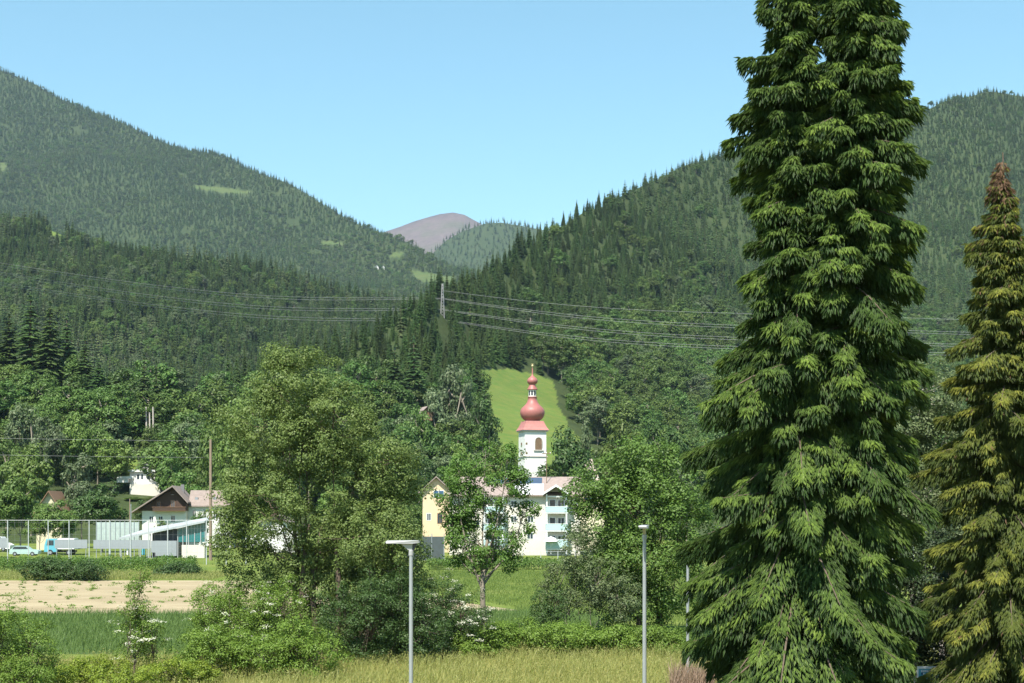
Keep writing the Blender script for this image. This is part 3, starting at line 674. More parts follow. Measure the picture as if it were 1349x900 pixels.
ochre(557, 592, 238, 645, 629, 'terraced_house', 'ochre house with a blue glazed gable window between the leafy trees', ('ochre', 'tiles'), R(4),
      [(571, 585, 646, 656, 'blueglass', 'whitepaint'), (576, 583, 676, 690, 'glass', 'woodmid'), (562, 568, 676, 686, 'glass', 'whitepaint')])
ochre(752, 796, 250, 653, 641, 'terraced_house', 'yellow house with red brown roof and blue glazing right of the apartment block', ('yellow', 'tiles'), R(-3),
      [(770, 784, 655, 664, 'blueglass', 'woodmid'), (757, 763, 682, 692, 'glass', 'whitepaint')])

# church
D = 305; k = D / F
CH = thing('church', 'white village church tower with red onion dome and lantern in front of the meadow', 'church', (px(701.6, D), D+2.5, 4.0))
def cz(y): return CAMH + (HZ - y) * k - 4.0
half = 2.48; tz = R(15.8)
tw = MB(); tw.box((-half, -half, -4), (half, half, cz(602))); tw.box((-half+.08, -half+.08, cz(601)), (half-.08, half-.08, cz(568)))
two = tw.build('tower', M['white'], CH); two.rotation_euler[2] = tz
lg = MB(); lg.box((-half-.16, -half-.16, cz(602)+.01), (half+.16, half+.16, cz(600.8))); lg.build('ledge', M['stone'], two)
lg = MB(); lg.box((-half-.28, -half-.28, cz(568.3)), (half+.28, half+.28, cz(566.6))); lg.build('cornice', M['stone'], two)
for (xw, yw, wv, hv) in ((.65, 592.5, .72, 15.5),):
    f = MB(); z0, z1 = cz(592.5), cz(576.5); zs = z1 - .72
    arch = [(.72*math.cos(a), zs + .72*math.sin(a)) for a in np.linspace(0, math.pi, 11)]
    f.prism([(xw + x, -half-.02, z) for x, z in [(.72, z0)] + arch + [(-.72, z0)]][::1], (0, .18, 0)); ao = f.build('belfry_window', M['louvre'], two)
    q = MB()
    pts = [(xw+.80, -half-.02, z0)] + [(xw + .80*math.cos(a), -half-.02, zs + .80*math.sin(a)) for a in np.linspace(0, math.pi, 11)] + [(xw-.80, -half-.02, z0)]
    q.tube(pts, .10, 5); q.build('window_surround', M['stone'], ao)
    MB().box((xw-1.1, -half-.18, z0-.22), (xw+1.1, -half+.1, z0-.02)).build('sill', M['stone'], ao)
for yw in (584.5, 597):
    MB().box((-half-.03, -.30, cz(yw+1.7)), (-half+.2, .30, cz(yw-1.7))).build('slit_window', M['louvre'], two)
    MB().box((-half+.25, -half+.045, cz(yw+1.4)), (-half+.65, -half+.3, cz(yw-1.4))).build('slit_window', M['louvre'], two)
sk = MB(); zz = [cz(566.6)+.005, cz(563), cz(558), cz(554.3)]; hh = [half+.45, half+.05, 2.15, 1.95]
for i in range(3):
    q0, q1 = [[(sx*h, sy*h, z) for sx, sy in ((-1,-1),(1,-1),(1,1),(-1,1))] for h, z in ((hh[i], zz[i]), (hh[i+1], zz[i+1]))]
    sk.add(q0 + q1, [(j, (j+1) % 4, (j+1) % 4 + 4, j+4) for j in range(4)])
sk.add([(sx*hh[3], sy*hh[3], zz[3]) for sx, sy in ((-1,-1),(1,-1),(1,1),(-1,1))], [(0,1,2,3)])
sk.add([(sx*hh[0], sy*hh[0], zz[0]) for sx, sy in ((-1,-1),(1,-1),(1,1),(-1,1))], [(3,2,1,0)])
sko = sk.build('skirt_roof', M['domeskirt'], CH); sko.rotation_euler[2] = tz
def lz(pr): return [(r, cz(y)) for r, y in pr]
MB().lathe(lz([(1.62, 555), (1.62, 553), (1.95, 552), (2.38, 549), (2.63, 545), (2.66, 541.5), (2.48, 538), (2.0, 534.8), (1.5, 532), (1.18, 529), (1.0, 526), (.92, 523), (1.02, 522.4), (1.02, 521.6), (.2, 521.4)]), 16).build('onion_dome', M['dome'], CH, True)
ln = MB(); ln.lathe(lz([(.86, 521.5), (.86, 512.4), (.2, 512.3)]), 8, 0, (0, 0), tz); lo = ln.build('lantern', M['white'], CH)
for q in range(8):
    a = tz + (q + .5) * math.pi/4; c, s = math.cos(a), math.sin(a); r = .84*math.cos(math.pi/8)
    m = MB(); P4 = [(c*r - s*t, s*r + c*t, z) for t, z in ((-.19, cz(520)), (.19, cz(520)), (.19, cz(514.6)), (0, cz(513.5)), (-.19, cz(514.6)))]
    m.prism(P4, (c*.05, s*.05, 0)); m.build('lantern_opening', M['darkparts'], lo)
MB().lathe(lz([(.2, 512.6), (1.15, 512.5), (1.10, 511.6), (.86, 509), (.72, 506.5), (.66, 505.2), (.9, 504.4), (1.14, 502), (1.13, 499.6), (.9, 497.2), (.5, 495.2), (.22, 493.5), (.14, 491), (.10, 484), (.05, 483)]), 16).build('lantern_dome', M['dome'], CH, True)
cr = MB(); cr.tube([(0, 0, cz(484)), (0, 0, cz(477.6))], .05, 6); cr.lathe(lz([(.0, 482.2), (.22, 481.4), (.26, 480.4), (.2, 479.3), (0, 478.7)]), 10); cr.box((-.3, -.04, cz(478.3)), (.3, .04, cz(477.9))); cr.build('finial_cross', M['copper'], CH)
nv = MB(); nv.box((6.5, 3.2, -4), (14.5, 16.5, cz(628))); nv.build('nave', M['white'], CH)
nr = MB(); gable_roof(nr, 6.8, 14.2, 3.2, 16.5, cz(631), cz(604), 'x', .2, .5, hip=1.2); nr.build('nave_roof', M['pink'], CH)

# chalet with dark boarded gable and a lower tiled wing
D = 262; k = D/F; base = gz(px(225, D), D) if gz(px(225, D), D) > 0 else .3
CHT = thing('chalet', 'dark boarded chalet with wide gable, balcony and pale tiled wing below the hillside', 'house', (px(178, D), D, base), R(6))
def hx(p): return (p-178)*k
def hz_(y): return CAMH + (HZ-y)*k - base
apx, apz = hx(227.5), hz_(641.5); xr = hx(243.5)
MB().box((hx(187), 0, -2), (xr, 12, hz_(672))).build('wall', M['white'], CHT)
gb = MB(); gb.prism([(hx(182), -.15, hz_(673)), (xr+.15, -.15, hz_(673)), (xr+.15, -.15, hz_(664)), (apx, -.15, apz-.25)], (0, 11.9, 0)); gb.build('boarded_gable', M['wood'], CHT)
r = MB(); r.prism([(hx(174), -1.6, hz_(676.5)), (apx, -1.6, apz), (apx, 12.5, apz), (hx(174), 12.5, hz_(676.5))], (0, 0, .26)); r.prism([(apx, -1.6, apz), (xr+.55, -1.6, hz_(663.5)), (xr+.55, 12.5, hz_(663.5)), (apx, 12.5, apz)], (0, 0, .26))
ro = r.build('roof', M['tilesold'], CHT)
cm = MB(); cm.box((apx+.6, 6, apz-1.2), (apx+1.2, 6.6, apz+.55)); cm.build('chimney', M['tilesdark'], ro)
bl = MB().box((hx(202), -1.35, hz_(673.5)), (xr+.1, -.16, hz_(672.3))).build('balcony', M['woodmid'], CHT)
MB().box((hx(202), -1.42, hz_(672.1)), (xr+.1, -1.32, hz_(668.6))).build('balustrade', M['wood'], bl)
MB().box((hx(201), -1.50, hz_(668.4)), (xr+.2, -1.26, hz_(667.8))).build('handrail', M['woodmid'], bl)
win(CHT, hx(206), hx(211), hz_(668.5), hz_(661), -.15, 'glass', 'woodmid'); win(CHT, hx(224), hx(230), hz_(668.5), hz_(659), -.15, 'glass', 'woodmid')
MB().lathe([(.34, 0), (.3, .05), (0, .06)], 12).build('round_vent', M['cream'], CHT, loc=(hx(226.5), -.2, hz_(652)))
win(CHT, hx(196), hx(202), hz_(688), hz_(680), 0); win(CHT, hx(208), hx(214), hz_(688), hz_(680), 0); win(CHT, hx(224), hx(230), hz_(688), hz_(679), 0)
wg = MB(); wg.box((xr+.02, 3, -2), (hx(302), 11, hz_(667))); wg.build('wing_wall', M['white'], CHT)
wr = MB(); gable_roof(wr, xr+.6, hx(302), 3, 11, hz_(665.5), hz_(647), 'x', .22, .5); wr.build('wing_roof', M['tilesold'], CHT)
for xw in (252, 266, 280, 294): win(CHT, hx(xw-2.5), hx(xw+2.5), hz_(682), hz_(672), 3)
for xw in (252, 276): MB().box((hx(xw), 4.2, hz_(661)), (hx(xw+4), 6.0, hz_(655))).build('roof_hatch', M['galv'], CHT)

# white flat-roofed house on the slope and the small grey-roofed one above it
D = 346; k = D/F
VH = thing('flat_roofed_house', 'white flat roofed modern house with window rows on the hillside above the chalet', 'house', (px(171, D), D, CAMH + (HZ-652)*k))
def vx(p): return (p-171)*k
def vz(y): return (652-y)*k
MB().box((0, 0, -1.5), (vx(212), 8, vz(622))).build('wall', M['white'], VH); MB().box((-.5, -.6, vz(621.8)), (vx(213), 8.4, vz(619))).build('flat_roof', M['whitepaint'], VH)
MB().box((vx(156), -1.5, vz(636)), (-.05, 6, vz(631))).build('terrace', M['white'], VH); MB().box((vx(156), -1.6, vz(630.8)), (vx(178), -1.4, vz(627.5))).build('terrace_rail', M['whitepaint'], VH)
MB().box((vx(174), -2.2, -1.5), (vx(214), -.05, vz(638))).build('lower_storey', M['cream'], VH)
for a, c in ((180, 184), (185.5, 189), (193, 198), (199, 203), (204, 208.5)): win(VH, vx(a), vx(c), vz(632), vz(624.5), 0, 'glass', 'whitepaint', 0)
MB().box((vx(190), 2, vz(618.9)), (vx(194), 4, vz(616))).build('chimney', M['white'], VH)
ochre(198, 214, 354, 612, 602, 'hillside_house', 'small house with grey gabled roof just above the white flat roofed house', ('cream', 'tilesdark'), R(25), [(203, 207, 614, 619, 'glass', 'woodmid')], base=CAMH+(HZ-628)*354/F, depth=7)
ochre(48, 80, 252, 673, 648, 'village_house', 'pale yellow gabled house half hidden by trees behind the ball fence', ('yellow', 'woodmid'), R(7), [(60, 65, 676, 684, 'glass', 'whitepaint')], base=.5)
# low house behind the big willow, grey roof and white wall showing through it
ochre(330, 392, 238, 694, 680, 'village_house', 'low white house with weathered roof glimpsed through the big tree', ('white', 'tilesold'), R(2), [(336, 342, 694, 703, 'glass', 'whitepaint'), (352, 358, 694, 703, 'glass', 'whitepaint'), (372, 378, 694, 703, 'glass', 'whitepaint')], base=.1)
D = 420; ochre(555, 570, D, 543, 536, 'hillside_house', 'tiny house with salmon roof among trees left of the meadow', ('woodmid', 'tiles'), R(20), [], base=CAMH+(HZ-551)*D/F, depth=7)

for a_, c_, l in ((494, 499, 'tiny white farmhouse at the edge of the right clearing on the far mountain'), (503, 507, 'second tiny white farm building just right of the first on the far mountain')):
    D = 3000; x_ = px(a_, D); zb = hillA.z(x_, D); ochre(a_, c_, D, HZ-(zb+6-CAMH)*F/D, HZ-(zb+9.5-CAMH)*F/D, 'hillside_farm', l, ('white', 'tilesdark'), R(20), [], base=zb, depth=10)

# sports ground: club house, panel wall, boards, ball fence
D = 214; k = D/F
SH = thing('club_house', 'low club house with rising sheet metal roof and teal glazing beside the pitch', 'club house', (px(165, D), D, .2))
def sx(p): return (p-165)*k
def sz(y): return CAMH + (HZ-y)*k - .2
zl, zh = sz(711), sz(688.5)
SR = MB().prism([(sx(158), -.8, zl), (sx(271), -.8, zh), (sx(273), 8, zh+.75), (sx(172), 8, zl+1.15)], (0, 0, .28)); SR.build('roof', M['metalroof'], SH)
def roofz(x): return zl + (zh-zl) * (x - sx(158)) / (sx(271)-sx(158)) - .03
MB().prism([(sx(200), .3, -.3), (sx(234), .3, -.3), (sx(234), .3, roofz(sx(234))), (sx(200), .3, roofz(sx(200)))], (0, 7, 0)).build('wall', M['darkparts'], SH)  # solid block; its dark colour stands for the shade inside the open front
MB().box((sx(205), -.15, .1), (sx(233), -.05, sz(712.5))).build('counter_board', M['board'], SH)
gp = MB()
for a, c in ((235, 240.5), (241.5, 248), (249, 256), (257, 264), (265, 270)):
    MB().prism([(sx(a), 0, sz(714)), (sx(c), 0, sz(714)), (sx(c), 0, roofz(sx(c))), (sx(a), 0, roofz(sx(a)))], (0, .1, 0)).build('glazing', M['tealglass'], SH)
for a in (234.3, 241, 248.5, 256.5, 264.5, 270.4): gp.box((sx(a)-.06, -.08, -.2), (sx(a)+.06, .14, roofz(sx(a))))
gp.build('mullions', M['lamphead'], SH)
MB().box((sx(240), -.3, -.2), (sx(270), -.09, sz(718))).build('plinth', M['cream'], SH)
for a in (160, 186, 199):
    MB().box((sx(a)-.07, -.6, -.3), (sx(a)+.07, -.46, roofz(sx(a)))).build('post', M['lamphead'], SH)
for a, c, ya, yb2, mt in ((186, 190, 719, 731, 'cyan'), (166, 168, 719, 731, 'whitepaint')): MB().box((sx(a), .3, sz(yb2)), (sx(c), .6, sz(ya))).build('door', M[mt], SH)
D = 224; k = D/F
pw = MB(); x0, x1 = px(127, D), px(183, D)
PW = thing('panel_screen', 'tall pale green ribbed screen wall standing left of the club house', 'screen wall', (x0, D, 0))
MB().box((0, 0, 1.4), (x1-x0, .15, CAMH+(HZ-688)*k)).build('panels', M['panel'], PW)
fr = MB()
for i in range(10): xx = (x1-x0)*i/9; fr.box((xx-.05, -.07, 0), (xx+.05, -.005, CAMH+(HZ-687)*k))
fr.build('frame', M['galv'], PW)
D = 203; k = D/F
for i, (a, c, ya, yb2, l) in enumerate(((72, 115, 711, 722.5, 'long grey advertising board standing behind the ball fence, right of the cyan truck'), (123, 197, 711.5, 723, 'longest grey advertising board in front of the pale ribbed screen wall'), (206, 233, 712, 727, 'tall grey board standing before the dark opening of the club house'), (-12, 11, 709, 722, 'grey board at the far left behind the pale teal car'))):
    o = thing('advertising_board', l, 'board', (px(a, D), D-(3 if i == 2 else 0), 0), 0, 'grey boards along the pitch')
    z0 = CAMH+(HZ-yb2)*k; MB().box((0, 0, z0), ((c-a)*k, .06, CAMH+(HZ-ya)*k)).build('board', M['board'], o)
    lg = MB()
    for t in np.linspace(.05, .95, max(2, int((c-a)/14))): lg.box(((c-a)*k*t-.04, .07, -.1), ((c-a)*k*t+.04, .15, z0+.5))
    lg.build('legs', M['galv'], o)

def ball_fence(p_list, D, ytop, label, name='ball_fence', net=True, step=1.1, z_mid=None, prad=.05):
    k = D/F; x0, x1 = px(p_list[0], D), px(p_list[-1], D); H = CAMH + (HZ-ytop)*k
    B = thing(name, label, 'fence', (x0, D, 0))
    for p in p_list:
        x = px(p, D)-x0; MB().tube([(x, 0, -.2), (x, 0, H)], prad, 8).build('post', M['galvpale'], B)
    rl = MB(); rl.tube([(0, .05, H-.05), (x1-x0, .05, H-.05)], .022, 5)
    if z_mid: rl.tube([(0, .05, z_mid), (x1-x0, .05, z_mid)], .02, 5)
    rl.build('rail', M['galv'], B)
    if net:
        m = MB(); n = int((x1-x0)/step)
        for i in range(n+1): x = (x1-x0)*i/n; m.add([(x-.006, .08, 0), (x+.006, .08, 0), (x+.006, .08, H), (x-.006, .08, H)], [(0,1,2,3)])
        for j in range(1, int(H/step)+1): z = j*step; m.add([(0, .081, z-.006), (x1-x0, .081, z-.006), (x1-x0, .081, z+.006), (0, .081, z+.006)], [(0,1,2,3)])
        m.build('netting', M['wire'], B)
    return B
ball_fence([-45, -17, 10, 37.5, 63.5, 91, 117.5, 144.5, 172, 195.5, 221, 246, 272, 298, 324], 190, 685, 'tall galvanised ball fence with netting along the hedge before the club house', step=.8, prad=.065)
ball_fence([660, 688, 712.5, 735, 758, 780, 802], 200, 726, 'low wire fence on thin posts in the lawn before the apartment block', name='wire_fence', step=.5)
# dark windbreak net behind the left lamp
D = 196; k = D/F; B = thing('windbreak_fence', 'dark windbreak netting on pale posts behind the left street lamp', 'fence', (px(505, D), D, 0))
dn = plain('dark_netting', (.06, .075, .08), .9, .3, 1); MB().box((0, .05, .3), (px(585, D)-px(505, D), .08, CAMH+(HZ-707)*k)).build('netting', dn, B)
for p in (505, 538, 569, 585): MB().tube([(px(p, D)-px(505, D), -.03, -.2), (px(p, D)-px(505, D), -.03, CAMH+(HZ-703)*k)], .06, 8).build('post', M['galv'], B)

# vehicles by the pitch (each with its wheels and glass)
def wheel(par, x, y, r, wd=.22):
    m = MB(); m.lathe([(r*.55, -wd/2), (r*.95, -wd/2), (r, -wd*.3), (r, wd*.3), (r*.95, wd/2), (r*.55, wd/2)], 14); o = m.build('wheel', M['rubber'], par); o.rotation_euler = (R(90), 0, 0); o.location = (x, y, r)
    m = MB(); m.lathe([(0, -wd*.4), (r*.56, -wd*.4), (r*.56, wd*.4), (0, wd*.4)], 12); q = m.build('rim', M['galv'], o)
def car(name, label, cat, loc, rz, paint, prof, roofp, Wd=1.75, wx=(.8, 3.3), group=None):
    """side outline extruded; greenhouse narrower, glazed"""
    C = thing(name, label, cat, loc, rz, group)
    MB().prism([(x, 0, z) for x, z in prof], (0, Wd, 0)).build('body', M[paint], C)
    cb = MB(); A_ = [(x, .14, z) for x, z in roofp]; n = len(A_); B_ = [(x, Wd-.14, z) for x, z in roofp]
    cb.prism(A_, (0, Wd-.28, 0)); cb.build('cabin', M[paint], C)
    xs = [p[0] for p in roofp]; x0, x1 = min(xs)+.35, max(xs)-.55; zs = [p[1] for p in roofp]; z0, z1 = min(zs)+.06, max(zs)-.1
    for y in (.13, Wd-.15): MB().prism([(x0-.1, y, z0), (x1+.25, y, z0), (x1-.1, y, z1), (x0+.15, y, z1)], (0, .02, 0)).build('side_window', M['glass'], C)
    for x in wx:
        for y in (.08, Wd-.08): wheel(C, x, y, .32)
    MB().box((-.03, .15, .55), (.05, .45, .72)).build('tail_light', M['dome'], C); MB().box((-.03, Wd-.45, .55), (.05, Wd-.15, .72)).build('tail_light', M['dome'], C)
    for y in (.15, Wd-.45): MB().box((prof[-3][0]-.1, y, .55), (prof[-3][0]+.03, y+.3, .72)).build('headlight', M['whitepaint'], C)
    return C
car('parked_car', 'pale teal parked car behind the ball fence at the far left', 'car', (px(12, 206), 206, .55), R(3), 'palecar',
    [(0, .3), (4.1, .3), (4.15, .7), (4.0, .85), (2.9, .95), (.05, .98)], [(.15, .95), (3.0, .93), (2.3, 1.45), (.7, 1.47)])
car('parked_van', 'white van with plain sides parked behind the grey board at the far left', 'van', (px(-30, 214), 214, 1.0), 0, 'whitepaint',
    [(0, .35), (4.9, .35), (4.95, .9), (4.4, 1.2), (3.9, 1.25), (0, 1.3)], [(0.02, 1.25), (4.2, 1.2), (3.6, 2.15), (.1, 2.2)], 1.9, (.9, 3.9))
TR = thing('lorry', 'cyan cab lorry with white load bed parked behind the ball fence', 'lorry', (px(58, 208), 208, .6))
k = 208/F
MB().prism([(0, 0, .5), (1.9, 0, .5), (1.9, 0, 2.35), (.35, 0, 2.4), (.05, 0, 1.5)], (0, 2.1, 0)).build('cab', M['cyan'], TR)
MB().prism([(.38, -.02, 1.45), (1.4, -.02, 1.45), (1.4, -.02, 2.2), (.5, -.02, 2.2)], (0, .05, 0)).build('side_window', M['glass'], TR)
MB().prism([(.02, .2, 1.52), (.30, .2, 2.28), (.30, 1.9, 2.28), (.02, 1.9, 1.52)], (-.03, 0, .01)).build('windscreen', M['glass'], TR)
MB().box((1.95, 0, .9), (4.4, 2.1, 2.45)).build('load_box', M['whitepaint'], TR); MB().box((.3, .3, .45), (4.3, 1.8, .7)).build('chassis', M['rubber'], TR)
for x in (.9, 3.6):
    for y in (.1, 2.0): wheel(TR, x, y, .42, .28)

# poles, masts, street lamps
def wood_pole(p, ytop, D, r, label, mat='post', ins=True):
    base = gz(px(p, D), D); H = CAMH + (HZ-ytop)*D/F - base
    B = thing('utility_pole', label, 'pole', (px(p, D), D, base)); MB().tube([(0, 0, -.3), (0, 0, H*.5), (0, 0, H)], [r*1.2, r, r*.8], 8).build('pole', M[mat], B)
    if ins:
        c = MB(); c.box((-.7, -.09, H-.75), (.7, .01, H-.63)); co = c.build('crossarm', M[mat], B)
        for x in (-.6, 0, .6): MB().lathe([(0, 0), (.06, 0), (.07, .08), (.04, .14), (0, .15)], 8).build('insulator', M['whitepaint'], co, loc=(x, -.04, H-.63))
    return B
wood_pole(277.5, 579, 205, .21, 'tall weathered wooden pole rising left of the big leafy tree', ins=False)
wood_pole(171, 657, 232, .09, 'slim wooden pole in front of the chalet roof edge', ins=False)
wood_pole(172.5, 664, 199, .07, 'pale steel mast right beside the slim wooden pole', 'galv', ins=False)
wood_pole(720, 592, 228, .06, 'thin pale pole with crossarm in front of the round tree by the church', 'louvre')
def street_lamp(p, ytop, D, label, head=True, rz=0.):
    H = CAMH + (HZ-ytop)*D/F; B = thing('street_lamp', label, 'street lamp', (px(p, D), D, 0), rz, 'street lamps along the meadow')
    pl = MB(); pl.tube([(0, 0, -.2), (0, 0, 1.2)], .085, 14); pl.tube([(0, 0, 1.2), (0, 0, H-.32)], [.072, .058], 14, cap=False); pl.build('pole', M['galv'], B, True)
    if not head: return B
    MB().lathe([(.062, H-.50), (.075, H-.50), (.075, H-.36), (.066, H-.33)], 14).build('collar', M['lamphead'], B)
    nk = MB(); nk.prism([(-.12, -.05, H-.30), (.03, -.05, H-.40), (.05, -.05, H-.12), (-.34, -.05, H-.12)], (0, .10, 0)); nk.build('bracket', M['lamphead'], B)
    MB().prism([(.04, -.04, H-.36), (.09, -.04, H-.36), (.19, -.04, H-.12), (.06, -.04, H-.12)], (0, .08, 0)).build('rear_cover', M['darkparts'], B)
    hd = MB(); hd.prism([(-.78, -.13, H-.12), (-.80, -.10, H-.07), (-.76, -.10, H-.03), (.24, -.15, H-.02), (.27, -.13, H-.10), (.05, -.16, H-.118)], (0, .26, 0)); ho = hd.build('lamp_head', M['lamphead'], B)
    MB().box((-.70, -.09, H-.128), (-.28, .09, H-.119)).build('led_panel', M['glass'], ho)
    MB().box((-.07, -.09, .5), (.07, -.083, .9)).build('service_door', M['galv'], B)
    return B
street_lamp(541.5, 711, 45, 'grey street lamp with flat head pointing left, before the big leafy tree')
street_lamp(849, 691, 47.5, 'grey street lamp seen end on, before the dense maple', rz=R(82))
street_lamp(906, 722, 64, 'slim grey lamp pole half hidden by the tall double spruce', head=False, rz=R(70))
street_lamp(1259, 700, 62, 'grey lamp standing in the shade between the two spruces', rz=R(20))
ball_fence([1150, 1176, 1203, 1231, 1259, 1290], 72, 700, 'wire fence on pale posts in deep shade behind the two spruces', name='wire_fence', step=.6)

# pylon and cables
D = 655; k = D/F; base = gz(px(583, D), D)
PY = thing('pylon', 'slender lattice pylon on the forest spur at the valley mouth', 'pylon', (px(583, D), D, base-2)); H = CAMH+(HZ-374)*k - base + 2
py = MB()
for sx_ in (-1, 1):
    for sy_ in (-1, 1): py.tube([(sx_*.9, sy_*.9, 0), (sx_*.42, sy_*.42, H*.72), (sx_*.25, sy_*.25, H)], .17, 4)
n = 12
for i in range(n):
    z0, z1 = H*i/n, H*(i+1)/n; w0, w1 = [.9-.48*min(1, z/H/.72) if z < H*.72 else .42-.17*(z/H-.72)/.28 for z in (z0, z1)]
    for s in (-1, 1):
        py.tube([(-w0, s*w0, z0), (w1, s*w1, z1)], .07, 3, cap=False); py.tube([(w0, s*w0, z0), (-w1, s*w1, z1)], .07, 3, cap=False)
        py.tube([(s*w0, -w0, z0), (s*w1, w1, z1)], .07, 3, cap=False)
py.build('lattice', M['pylon'], PY)
for zt in (.97, .80, .66, .52):
    z = CAMH + (HZ - {.97: 381, .80: 393, .66: 407.5, .52: 421}[zt])*k - base + 2
    ca = MB(); ca.tube([(0, -2.6, z), (0, 2.6, z)], .14, 4); ca.build('crossarm', M['pylon'], PY)
def cable(pts, label, rad=.07, cat='cable'):
    """pts: (px, py, D) on the run; a smooth sagging curve through them"""
    A = np.array(pts, float); t = np.linspace(0, 1, 40); u = np.linspace(0, 1, len(A)); co = [np.polyfit(u, A[:, i], len(A)-1) for i in range(3)]
    q = np.stack([np.polyval(c, t) for c in co], 1); X = np.stack([(q[:, 0]-CX)/F*q[:, 2], q[:, 2], CAMH + (HZ-q[:, 1])/F*q[:, 2]], 1)
    o = MB().tube(X, np.interp(X[:, 1], [300, 700], [.022, rad]) , 4).build('power_cable', M['cable']); return tag(o, label, cat, 'power cables across the valley')
rows = [(383, 'top'), (393, 'upper'), (407.5, 'middle'), (421, 'lowest')]
left = {393: (345, 381), 407.5: (357, 395), 421: (371, 407)}
cn = {'top': 'topmost', 'upper': 'second highest', 'middle': 'third highest', 'lowest': 'lowest'}
for y, nm in rows:
    for t, dy in ((0, 0), (1, 3.2)):
        if nm == 'top' and t: continue
        side = ' upper strand' if t == 0 else ' lower strand'
        if nm == 'top': side = ' single strand'
        ye = {383: 420, 393: 436, 407.5: 452, 421: 464}[y]
        cable([(583, y+dy*.3, 655), (790, y + (ye-y)*.52 + 3 + dy, 640), (1010, ye-6+dy, 600), (1420, ye+6+dy, 560)], f'{cn[nm]} power cable right of the pylon,{side}', .065)
        if y in left:
            a, m = left[y]; cable([(-40, a-5+dy, 430), (250, m+dy, 540), (420, (m+y)/2+5+dy, 620), (583, y+dy*.3, 655)], f'{cn[nm]} power cable left of the pylon,{side}', .065)
for i, (ya, l) in enumerate(((575, 'upper thin wire above the trees of the left slope'), (597, 'lower thin wire in front of the trees of the left slope'))):
    o = cable([(-60, ya+1, 285), (90, ya+4, 290), (280, ya+6, 300)], l, .02); 

# small odd things
D = 52; k = D/F
IB = thing('information_board', 'blue and white patterned board on striped legs in the grass by the spruces', 'board', (px(1210, D), D, 1.38), R(-4))
MB().box((0, 0, -.05), (.72, .04, .62)).build('panel', M['cyan'], IB)
fr = MB(); fr.box((-.04, -.02, .62), (.76, .06, .70)); fr.box((-.04, -.02, -.06), (0, .06, .62)); fr.build('frame', M['whitepaint'], IB)
ch = MB(); rr2 = random.Random(5)
for i in range(10):
    for j in range(6):
        if rr2.random() < .42: x, z = .02 + i*.07, .0 + j*.10; ch.box((x, -.015, z), (x+.055, -.004, z+.07))
ch.build('picture_patches', M['whitepaint'], IB)
ch = MB()
for i in range(9):
    for j in range(6):
        if rr2.random() < .35: x, z = .02 + i*.078, .0 + j*.10; ch.box((x, -.010, z), (x+.07, -.002, z+.085))
ch.build('picture_ground', M['blueglass'], IB)
for i, x in enumerate((.10, .28, .44, .58)): MB().box((x, .005, -1.45), (x+.09, .035, -.052)).build('leg', M['whitepaint' if i != 3 else 'cyan'], IB)
# ------------------------------------------------------------------ village trees (each placed by hand)
def tree(p, ytop, D, wpx, kind, label, cat='tree', group=None, name=None):
    k = D/F; base = gz(px(p, D), D); H = CAMH + (HZ-ytop)*k - base; W = wpx*k
    name = name or {'l': 'leafy_tree', 'g': 'grey_tree', 'c': 'spruce_tree', 'd': 'dark_tree'}[kind]
    B = thing(name, label, cat, (px(p, D), D, base-.15), rr.uniform(0, 6.28), group)
    if kind == 'c':
        me = rr.choice(mid_con); o = put('crown', me, B, sc=(W/.29, W/.29, H))
    else:
        w_, c_, _ = rr.choice(mid_gry if kind == 'g' else mid_lea); s = (W/.85, W/.85, H)
        put('trunk', w_, B, sc=s); o = put('crown', c_, B, sc=s)
        if kind == 'l':
            o.data = DARK.setdefault('v' + c_.name, c_.copy()); o.data.materials[0] = M['villageleaf']
        if kind == 'd':
            o.data = DARK.setdefault(c_.name, c_.copy()); o.data.materials[0] = M['darkshrub']
    return B
DARK = {}
